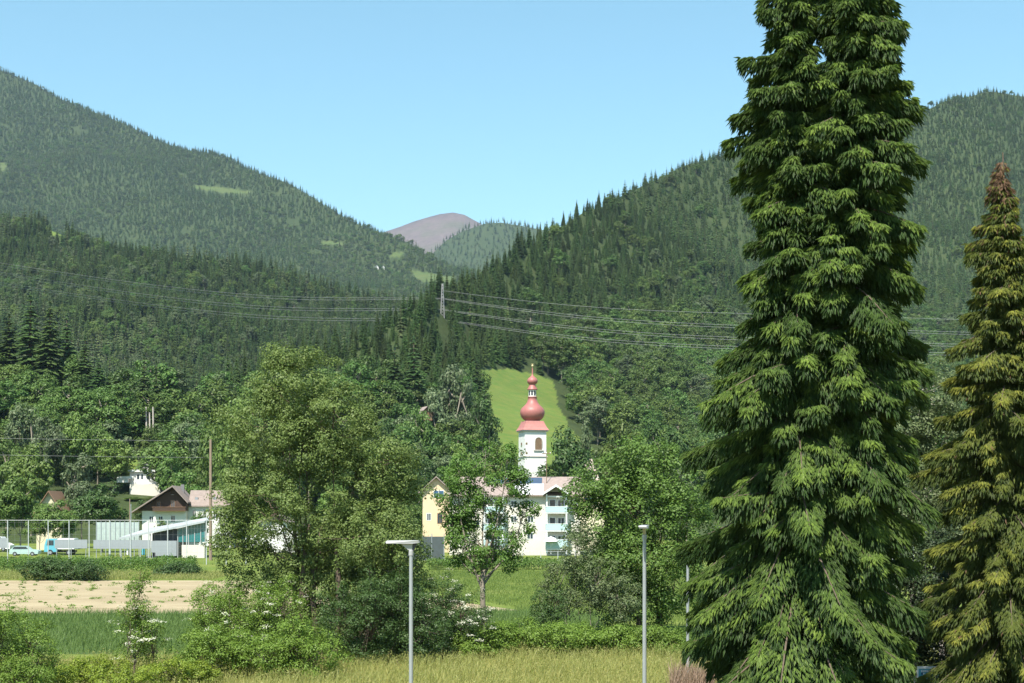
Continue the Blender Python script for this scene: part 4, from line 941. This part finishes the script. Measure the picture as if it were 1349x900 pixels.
VT = [
 (176, 654, 338, 26, 'l', 'small tree in front of the left part of the white flat roofed house'), (205, 653, 337, 26, 'l', 'small tree in front of the right part of the white flat roofed house'), (52, 666, 230, 46, 'l', 'low bright tree hiding the wall under the yellow gable'),
 (28, 632, 236, 80, 'l', 'bright green broad tree in front of the yellow gabled house'), (-12, 640, 240, 60, 'l', 'green tree cut by the left edge behind the ball fence'),
 (108, 592, 262, 66, 'g', 'tall pale grey green tree right of the yellow gabled house'), (136, 640, 238, 74, 'd', 'dark round tree just left of the chalet behind the screen wall'),
 (75, 655, 226, 60, 'l', 'low green tree in front of the yellow gable'), (42, 590, 300, 74, 'l', 'broad green tree on the slope above the yellow gabled house'),
 (8, 585, 305, 66, 'l', 'green tree at the left edge of the slope above the pitch'), (62, 545, 335, 66, 'g', 'grey green tree below the tall dark spruces, left one of two'),
 (30, 528, 345, 60, 'g', 'grey leaved tree with uneven crown under the tall spruces at left'), (98, 548, 340, 56, 'l', 'green tree on the slope under the tall spruces, right of the grey pair'),
 (150, 575, 345, 60, 'l', 'green tree beside the bright garden slope above the white house'), (128, 560, 352, 56, 'l', 'green tree just left of the bright garden slope'),
 (240, 552, 340, 62, 'g', 'pale green tree right of the small grey roofed house'), (226, 596, 318, 44, 'l', 'green tree close behind the right end of the white flat roofed house'),
 (250, 618, 290, 66, 'l', 'yellowish green broad tree behind the chalet ridge'), (288, 560, 300, 76, 'l', 'broad green tree behind the weathered pole'),
 (312, 535, 265, 90, 'l', 'yellow green tree left of and behind the big leafy tree'), (146, 656, 300, 40, 'l', 'small tree below the white flat roofed house terrace'),
 (190, 658, 305, 30, 'd', 'small dark tree hiding the lower storey of the white house'), (214, 686, 228, 34, 'l', 'round green shrub in front of the chalet balcony'),
 (262, 676, 240, 36, 'l', 'small leafy tree in front of the tiled wing of the chalet'), (196, 566, 360, 40, 'l', 'green tree standing behind the bare trunks above the white house'),
 (603, 476, 440, 70, 'g', 'tall grey green twin crowned tree left of the meadow'), (575, 508, 425, 54, 'g', 'grey green tree against the dark spruces, left of the tallest grey tree'),
 (632, 530, 430, 50, 'd', 'dark tree at the left rim of the sunny meadow'), (540, 530, 400, 64, 'l', 'green tree left of the tiny salmon roofed house'), (508, 560, 370, 64, 'd', 'dark tree partly behind the right crown of the big leafy tree'),
 (470, 575, 360, 60, 'l', 'green tree showing behind the gap of the big leafy tree'), (605, 590, 330, 70, 'l', 'green tree behind the ochre house roof'), (560, 600, 320, 60, 'd', 'dark tree above the ochre house'),
 (743, 570, 296, 90, 'd', 'dense dark green round tree right of the church tower'), (655, 590, 330, 50, 'l', 'green tree left of the church tower foot'), (672, 600, 312, 40, 'd', 'dark tree touching the left side of the church tower'),
 (772, 552, 350, 40, 'g', 'small pale tree on the lower right rim of the meadow'), (757, 575, 330, 34, 'g', 'thin grey tree between the round tree and the nave roof'),
 (815, 560, 330, 70, 'l', 'green tree behind the top of the dense maple'), (870, 560, 320, 80, 'd', 'dark tree behind the maple near the tall double spruce'), (905, 600, 300, 70, 'g', 'pale tree left of the tall double spruce'),
 (845, 610, 270, 70, 'd', 'dark tree low behind the maple crown'), (800, 640, 262, 50, 'l', 'green tree by the yellow house'),
 (1230, 560, 320, 90, 'l', 'green tree seen between the two spruces'), (1265, 590, 300, 80, 'd', 'dark tree behind the golden spruce'), (1195, 600, 300, 80, 'l', 'green tree behind the right edge of the double spruce'),
 (440, 640, 290, 70, 'l', 'green tree hidden behind the middle of the big leafy tree'), (380, 620, 280, 70, 'd', 'dark tree hidden behind the left crown of the big leafy tree'), (545, 650, 262, 50, 'l', 'green tree left of the ochre house'),
 (612, 660, 215, 40, 'l', 'small tree by the left corner of the apartment block'), (345, 640, 262, 60, 'l', 'green tree behind the low white house'), (420, 690, 215, 50, 'd', 'dark garden tree right of the low white house'),
]
for t in VT: tree(*t)
for (p, yt, D, wv, l) in ((190, 462, 396, 36, 'dark spruce rising behind the left of the bare trunks'), (206, 470, 397, 36, 'dark spruce rising behind the right of the bare trunks'), (12, 408, 430, 56, 'tall dark spruce second from the left edge of the left slope'), (40, 384, 425, 66, 'tallest dark spruce of the left slope'), (66, 392, 420, 58, 'tall dark spruce right of the tallest one on the left slope'), (88, 410, 430, 50, 'dark spruce at the right end of the tall row on the left slope'),
                     (112, 440, 420, 46, 'shorter dark spruce right of the tall row on the left slope'), (130, 470, 415, 40, 'small dark spruce beside the shorter one on the left slope'), (-12, 420, 435, 60, 'dark spruce cut by the left edge of the picture'), (545, 440, 470, 56, 'broad dark spruce above the salmon roofed house'), (520, 452, 470, 50, 'dark spruce left of the broad one above the salmon roof'),
                     (640, 500, 440, 36, 'dark spruce on the left rim of the sunny meadow'), (628, 470, 520, 40, 'spruce at the upper left corner of the sunny meadow')):
    tree(p, yt, D, wv, 'c', l, 'spruce')
# fill of broadleaf trees on the left slope, tall and close
pt, p, sy = scatter(hillL, 420, -120, 330, .30, 1.02, 9, 6.5)
ok = [q for q in range(len(pt)) if not (150 < p[q] < 220 and sy[q] > 590) and not (90 < p[q] < 150 and sy[q] > 600)]
for q in ok[:75]:
    h = rr.uniform(10, 16); tag(put('leafy_tree', rr.choice(mid_lea)[2], loc=pt[q]-np.array([0, 0, .2]), rz=rr.uniform(0, 6.28), sc=(h*1.1, h*1.1, h)),
        'green broadleaf tree in the mixed wood covering the slope at the left', 'tree', 'broadleaf trees on the left slope')
for i, (p_, yt, yb_, l) in enumerate(((192.5, 541, 578, 'left bare pale trunk of the three standing on the slope'), (197, 548, 583, 'middle bare pale trunk of the three, half hidden'), (201.5, 541, 585, 'right bare pale trunk of the three standing on the slope'))):
    D = 388; k = D/F; z0 = gz(px(p_, D), D); zt = CAMH+(HZ-yt)*k
    o = MB().tube([(px(p_, D), D, z0-.5), (px(p_, D)+.1, D, (z0+zt)/2), (px(p_, D), D, zt+1)], [.26, .24, .18], 7).build('bare_trunk', M['barkpale']); tag(o, l, 'tree trunk', 'bare trunks on the slope')

# ------------------------------------------------------------------ hedges
def hedge(name, label, x0, x1, y, dep, h, mat, seed, dens=55, leaf=.16, cat='hedge'):
    rng = np.random.default_rng(seed); n = int((x1-x0)*dep*h*dens); X = rng.uniform(0, x1-x0, n); Y = rng.uniform(-dep/2, dep/2, n); top = h*(.86+.16*nz(X, Y, 1.9)+.08*nz(X, Y, 6)); Z = top * rng.uniform(0, 1, n)**.55
    s = np.abs(Y)/(dep/2); Z *= np.sqrt(np.clip(1-.55*s**3, .1, 1)); C = np.stack([X, Y*(1+.2*nz(X, Z, 2.3)), Z], 1)
    b = MB(); leaf_cards(b, C, unit(np.stack([rng.normal(size=n)*.4, Y/dep*1.2+rng.normal(size=n)*.4, .5+rng.normal(size=n)*.4], 1)), leaf, leaf*.65, rng)
    B = thing(name, label, cat, ((x0+x1)/2, y, 0)); o = b.build('foliage', mat, B); o.location = (-(x1-x0)/2, 0, 0)
    st = MB()
    for x in np.arange(.3, x1-x0, .9): st.tube([(x, 0, -.1), (x+rng.normal()*.1, rng.normal()*.2, h*.7)], [.035, .012], 4, cap=False)
    q = st.build('stems', M['bark'], B); q.location = (-(x1-x0)/2, 0, 0)
    return B
hedge('clipped_hedge', 'long green hedge running below the ball fence behind the ploughed field', px(-60, 172), px(268, 172), 168, 2.6, 2.15, M['ash'], 31, 130, .17)
hedge('clipped_hedge', 'green hedge with wild growth in front of the lawn below the apartment block', px(560, 172), px(790, 172), 176, 3.0, 1.6, M['maple'], 32, 90, .2)
def bush(name, label, p, ytop, D, wpx, mat, seed, clusters=60, per=60, leaf=.13, ybase=None, cat='bush', flowers=0, cr=.55, group=None, up=.5, low=.1, mats=None):
    k = D/F; H = CAMH+(HZ-ytop)*k; W = wpx*k; rng = np.random.default_rng(seed); L = []
    nl = max(3, int(W/1.3))
    for i in range(nl):
        t = (i+.5)/nl-.5; r = W/nl*rng.uniform(.65, .95)+.15; hh = H*rng.uniform(.74, 1.05)*(1-.8*t*t); L.append((t*W*.85, rng.uniform(-.3, .3)*min(W, 3), hh*.52, r, min(r, 1.6)*1.1, hh*.50))
    wd, lv = broadleaf(seed, L, .05, int(clusters*.8), int(per*1.5), leaf, cr, fork=.08, stems=[(t*W*.3, rng.uniform(-.3, .3)) for t in np.linspace(-1, 1, 5)], twigs=.5, shell=.35, flowers=flowers, side=5, up=up)
    B = thing(name, label, cat, (px(p, D), D, 0), 0, group); wd.build('stems', M['bark'], B); lv.build('foliage', [mat, M['flower']], B); return B
bush('round_bush', 'dark round bush at the front of the hedge, left of the pair', 63, 738, 151, 50, M['darkshrub'], 41, 90, 60, .2, cr=.7)
bush('round_bush', 'dark round bush at the front of the hedge, right of the pair', 108, 739, 150, 54, M['darkshrub'], 42, 90, 60, .2, cr=.7)
bush('round_bush', 'dark bush at the right end of the hedge beside the big leafy tree', 235, 742, 160, 46, M['darkshrub'], 43, 80, 60, .2, cr=.7)

# ------------------------------------------------------------------ big trees
def near_tree(name, label, p, D, wood, leaves, lmats, bark, cat='tree', rz=0.):
    B = thing(name, label, cat, (px(p, D), D, 0), rz); wood.build('trunk', M[bark], B, True); leaves.build('crown', lmats, B); return B
# big loose willow-like tree: measured lobes in picture units, D = 76
D = 76; k = D/F
def lobes(c, D, spec):
    k = D/F; return [((p-c)*k, dy, CAMH+(HZ-y)*k, rx*k, rx*k*fy, rz*k) for (p, y, rx, rz, dy, fy) in spec]
wl = lobes(420, D, [(395, 515, 58, 48, 0, 1), (350, 560, 56, 52, .6, 1), (440, 555, 52, 50, -.5, 1), (400, 590, 62, 50, .4, 1), (330, 632, 38, 48, .8, .9), (360, 665, 55, 42, -.8, .9), (470, 640, 56, 48, .5, 1),
                    (506, 615, 46, 36, -.4, 1), (526, 670, 34, 46, .6, 1), (490, 710, 60, 46, -1.6, 1), (520, 735, 40, 40, -2.2, 1), (430, 715, 58, 44, .6, 1), (320, 715, 44, 42, -.4, 1), (530, 740, 34, 40, .3, 1), (370, 480, 36, 20, .3, 1), (470, 580, 36, 36, .8, 1), (405, 760, 70, 40, 1.0, .7), (500, 790, 62, 44, 1.2, .7), (440, 805, 70, 40, .4, .6), (345, 770, 50, 44, .3, .7), (540, 800, 46, 46, .2, .7), (308, 668, 24, 40, 0, 1)])
wd, lv = broadleaf(61, wl, .17, 880, 190, .135, .70, fork=.28, stems=[(-.8, 0), (.1, .3), (.9, -.2), (2.2, .3), (-2.0, .4)], twigs=.3, shell=.35, up=.35)
near_tree('leafy_tree', 'big loose leafy tree with several dark stems, left of the flat headed street lamp', 420, D, wd, lv, M['willow'], 'bark')
# ash tree with a single pale trunk
D = 84
wl = lobes(643, D, [(640, 606, 30, 26, 0, 1), (605, 628, 26, 24, 0, 1), (668, 612, 20, 22, 0, 1), (615, 650, 26, 26, .4, 1), (665, 640, 28, 26, -.4, 1), (640, 670, 36, 26, .2, 1), (610, 700, 22, 24, .3, 1), (685, 685, 26, 20, .4, 1), (650, 715, 40, 22, -.3, 1), (625, 735, 30, 18, .3, 1), (670, 735, 28, 14, 0, 1), (694, 668, 14, 14, 0, 1), (600, 660, 24, 30, .2, 1), (682, 640, 16, 18, .2, 1), (594, 700, 16, 26, 0, 1), (600, 735, 14, 20, .3, 1)])
wd, lv = broadleaf(62, wl, .17, 185, 115, .16, .56, fork=.35, stems=[(0, 0)], twigs=.8, shell=.3, up=.5)
near_tree('ash_tree', 'airy ash tree with pale straight trunk in front of the apartment block', 643, D, wd, lv, M['ash'], 'barkgrey')
# maple on the right
D = 86
wl = lobes(845, D, [(850, 610, 48, 30, 0, 1), (800, 640, 40, 36, .5, 1), (880, 640, 46, 40, -.4, 1), (840, 670, 58, 46, .2, 1), (790, 690, 40, 40, .6, 1), (900, 700, 42, 50, .5, 1), (850, 730, 60, 46, -.5, 1), (800, 750, 40, 40, .3, 1), (890, 770, 44, 44, .3, 1), (840, 790, 50, 40, .2, 1), (770, 655, 20, 20, .3, 1)])
wd, lv = broadleaf(63, wl, .18, 400, 130, .18, .78, fork=.25, stems=[(-.2, 0), (1.3, .3)], twigs=.4, shell=.45, up=.55)
near_tree('maple_tree', 'dense green maple with rounded crown behind the end-on street lamp', 845, D, wd, lv, M['maple'], 'bark')
D = 82
wl = lobes(760, D, [(760, 725, 30, 26, 0, 1), (735, 765, 26, 34, .2, 1), (785, 770, 36, 34, .3, 1), (815, 790, 34, 30, .2, 1), (750, 800, 34, 24, 0, 1)])
wd, lv = broadleaf(64, wl, .07, 200, 100, .12, .5, fork=.1, stems=[(-.5, 0), (.3, .2), (1.0, 0)], twigs=.6, shell=.3)
near_tree('willow_bush', 'grey green willow bush left of the maple trunk', 760, D, wd, lv, M['birch'], 'barkgrey', 'bush')
# birch-like trees in the shade between the spruces
D = 60
wl = lobes(1215, D, [(1215, 520, 40, 40, 0, 1), (1190, 580, 46, 44, .3, 1), (1245, 590, 44, 46, 0, 1), (1210, 650, 56, 46, .4, 1), (1240, 690, 40, 40, .2, 1), (1180, 690, 44, 40, .3, 1)])
wd, lv = broadleaf(65, wl, .13, 330, 130, .12, .55, fork=.3, stems=[(-1.0, 0), (0, .2), (.9, 0)], twigs=.4, shell=.4)
near_tree('birch_tree', 'pale leaved birch in half shade between the two spruces', 1215, D, wd, lv, M['birch'], 'barkpale')
bush('painted_shade_bush', 'tall undergrowth added at the foot of the birch, shade put into its dark leaves', 1195, 668, 56, 180, M['shade'], 66, 420, 110, .11)  # added to darken the gap; the spruces' shadow is in its leaf colour

# shrubs of the front belt
D = 70
bush('elder_bush', 'broad elder bush with white blossom at the left foot of the big tree', 325, 748, 71, 150, M['shrub'], 71, 400, 70, .10, flowers=60, cr=.5)
bush('leafy_bush', 'light green bush below the blossoming elder at the meadow edge', 385, 812, 66, 120, M['shrub'], 72, 220, 70, .10, cr=.45)
bush('leafy_bush', 'light green low bush left of the big tree, at the meadow corner', 285, 815, 66, 90, M['shrub'], 73, 170, 70, .10, cr=.42)
bush('leafy_bush', 'bush below the right crown of the big tree, shade put into its dark leaves', 505, 752, 71, 150, M['darkshrub'], 74, 420, 70, .10, cr=.5)  # darker leaf colour stands in for shade from the overhanging crown
bush('elder_bush', 'white flowering bush right of the flat headed street lamp', 582, 768, 74, 92, M['darkshrub'], 75, 190, 70, .10, flowers=70, cr=.5)
bush('leafy_bush', 'dark pointed bush left of the willow bush behind the light shrubs', 724, 772, 80, 34, M['darkshrub'], 76, 70, 60, .11, cr=.45)
for i, (p_, yt, wv, l) in enumerate(((640, 822, 70, 'light yellow green shrub at the left end of the shrub row'), (690, 812, 84, 'light green shrub below the ash trunk, second in the shrub row'), (755, 818, 84, 'light green shrub in the middle of the shrub row'),
        (815, 822, 84, 'light green shrub left of the end-on lamp pole in the shrub row'), (880, 826, 80, 'green shrub at the right end of the shrub row by the double spruce'))):
    bush('leafy_bush', l, p_, yt, 75 + (i % 2)*1.5, wv, M['shrub'], 80+i, 150, 70, .11, cr=.45)
bush('hawthorn_tree', 'young upright hawthorn with white blossom standing before the crop field', 185, 800, 64, 62, M['shrub'], 91, 90, 60, .09, flowers=40, cr=.42, cat='young tree')
D = 64
wl = lobes(183, D, [(184, 775, 16, 22, 0, 1), (180, 805, 18, 22, 0, 1), (176, 790, 10, 16, .1, 1), (186, 760, 8, 16, 0, 1)])
wd, lv = broadleaf(92, wl, .05, 46, 50, .09, .36, fork=.2, twigs=.9, shell=.2)
near_tree('young_tree', 'slender young tree top rising out of the hawthorn', 183, D, wd, lv, M['shrub'], 'bark', 'young tree')
bush('leafy_bush', 'dark green bush cut by the left edge of the picture', 2, 772, 57, 110, M['shrub'], 93, 300, 70, .09, cr=.42)
bush('leafy_bush', 'low green bush at the lower left corner below the dark bush', 25, 862, 55, 70, M['shrub'], 94, 80, 60, .09, cr=.35)
for i, (p_, yt, wv, D_, l) in enumerate(((90, 868, 70, 61, 'yellow green weed clump at the lower left'), (130, 864, 60, 62, 'taller yellow green weed clump left of the hawthorn'), (225, 866, 70, 61, 'yellow green weed clump right of the hawthorn'), (165, 876, 70, 58, 'low yellow green weed clump below the hawthorn'), (60, 876, 60, 60, 'low weed clump beside the corner bush'), (262, 872, 50, 62, 'yellow green weed clump at the start of the meadow'))):
    bush('weed_clump', l, p_, yt, D_, wv, M['weed'], 101+i, 70, 60, .09, cr=.3, cat='weeds')

# ------------------------------------------------------------------ spruces
D = 38; X0 = px(1082, D)
def r_big(i, z, az):
    c = math.cos(az)       # +1 towards the picture's right
    f = np.interp(z, [0, 4, 7, 10, 11.7, 13.4, 15, 18, 21.5, 24, 26.5, 28.2], [3.25, 3.15, 2.85, 2.2, 1.85, 1.5, 1.45, 1.45, .68, .4, .1, .05])
    g = np.interp(z, [0, 4, 8, 12, 18, 21.5, 24, 28.2], [2.0, 1.9, 1.82, 1.8, 1.62, 1.2, .9, .05])
    if i == 0: return f * (1 - .25*max(0, c))
    return g * (1 - .1*max(0, -c))
wd, nd = conifer(301, [((-.55, 0, 0), (-.74, .2, 27.0)), ((.32, .1, 0), (1.05, -.35, 28.6))], r_big, .36, 9, .25, 215, .62, young=.92)
B = thing('tall_spruce', 'tall double stemmed green spruce rising out of the picture at the right', 'spruce', (X0, D, 0)); wd.build('trunk', M['bark'], B, True); nd.build('crown', [M['spruce'], M['brownspruce']], B)
D = 50; X0 = px(1332, D)
def r_gold(i, z, az): return np.interp(z, [0, 3, 8, 13, 17, 19, 20.4], [2.9, 2.8, 2.55, 1.75, 1.1, .32, .04])
def cones(i, z, az, t): return np.clip(np.interp(z, [0, 14.5, 17, 18.5, 19.2, 21], [.004, .006, .02, .14, .85, 1]) * (t > .25), 0, 1)
wd, nd = conifer(302, [((0, 0, 0), (-.30, 0, 20.4))], r_gold, .37, 8, .25, 205, .55, tipfn=cones, young=.8)
B = thing('golden_spruce', 'golden green spruce with dead brown leader at the right edge', 'spruce', (X0, D, 0)); wd.build('trunk', M['bark'], B, True); nd.build('crown', [M['goldspruce'], M['brownspruce']], B)
def r_g2(i, z, az): return np.interp(z, [0, 3, 8, 13, 16, 18.5], [2.7, 2.6, 2.2, 1.4, .8, .05])
wd, nd = conifer(303, [((0, 0, 0), (0, 0, 18.7))], r_g2, .40, 7, .25, 160, .55, tipfn=cones, young=.8)
B = thing('golden_spruce', 'second golden spruce mostly cut by the right edge', 'spruce', (px(1385, 53), 53, 0)); wd.build('trunk', M['bark'], B, True); nd.build('crown', [M['goldspruce'], M['brownspruce']], B)

# ------------------------------------------------------------------ grass and crop (verge in front of the hedge: tall dry and green grass)
def blades(name, poly, n, h, wd, mat, seed, lean=.35, z=.0, heads=None, kind='stuff', hvar=(.5, 1.2)):
    rng = np.random.default_rng(seed); A = np.array(poly); lo, hi = A.min(0), A.max(0)
    X = rng.uniform(lo[0], hi[0], n); Y = rng.uniform(lo[1], hi[1], n); ok = inpoly(X, Y, poly); X, Y = X[ok], Y[ok]; m = len(X)
    H = h * rng.uniform(*hvar, m) * (1 + .22*nz(X, Y, .9)); a = rng.uniform(0, 6.28, m); ln = rng.normal(size=(m, 2)) * lean * H[:, None] + np.array([.12, 0])*H[:, None]
    b0 = np.stack([X, Y, np.full(m, z)], 1); s = np.stack([np.cos(a), np.sin(a), 0*a], 1) * (wd*.5)
    mid = b0 + np.stack([ln[:, 0]*.35, ln[:, 1]*.35, H*.6], 1); tip = b0 + np.stack([ln[:, 0], ln[:, 1], H], 1)
    b = MB(); V = np.stack([b0-s, b0+s, mid+s*.8, mid-s*.8], 1).reshape(-1, 3); V2 = np.stack([mid-s*.8, mid+s*.8, tip], 1).reshape(-1, 3)
    q = np.arange(m)[:, None]*7; Vall = np.concatenate([V.reshape(m, 4, 3), V2.reshape(m, 3, 3)], 1).reshape(-1, 3)
    off = b.n; b.add(Vall, q + np.array([0, 1, 2, 3]), 0); b.f.append((q + np.array([4, 5, 6])) + off); b.m.append(np.zeros(m, int))
    if heads:
        sel = rng.uniform(size=m) < heads; c = tip[sel]; n2 = len(c); leaf_cards(b, c, unit(rng.normal(size=(n2, 3))*np.array([1, 1, .2])), .14, .035, rng)
    return tag(b.build(name, mat), kind=kind)
blades('meadow_grass', [(-26, 54), (30, 54), (38, 80), (4, 79), (-6, 74), (-30, 71)], 95000, .62, .022, M['grass'], 401, heads=.35)
blades('crop_plants', [(-42, 76), (6, 76), (6, 104), (1.4, 107), (-20, 104), (-60, 104)], 90000, .45, .030, M['crop'], 402, .2)
blades('lawn_grass', [(-5, 124), (1, 108), (6, 107), (6.2, 79), (30, 81), (30, 172), (-20, 172), (-22, 152)], 130000, .22, .03, M['lawn'], 403, .3)
blades('verge_grass', [(px(-60, 160), 151), (px(300, 160), 151), (px(300, 160), 166), (px(-60, 160), 166)], 16000, .45, .04, M['grass'], 406, .3, heads=.2)
# tall dead stalks beside the double spruce
blades('dry_stalks', [(px(878, 57), 56), (px(932, 57), 56), (px(936, 59), 59), (px(884, 59), 59)], 1100, 1.6, .03, M['drygrass'], 404, .22, hvar=(.7, 1.1))
# weeds on the ploughed field
rng = np.random.default_rng(405); b = MB(); n = 260; X = rng.uniform(-62, -14, n); Y = rng.uniform(106, 149, n); per = 40; s = rng.uniform(.08, .45, n) ** 1.3
C = np.repeat(np.stack([X, Y, s*.25], 1), per, 0) + rng.normal(size=(n*per, 3)) * (np.repeat(s, per)[:, None] * np.array([1, 1, .35])); C[:, 2] = np.abs(C[:, 2]) + .03
leaf_cards(b, C, unit(np.array([0, 0, 1]) + rng.normal(size=C.shape)*.5), .16, .09, rng); tag(b.build('field_weeds', M['shrub']), kind='stuff')
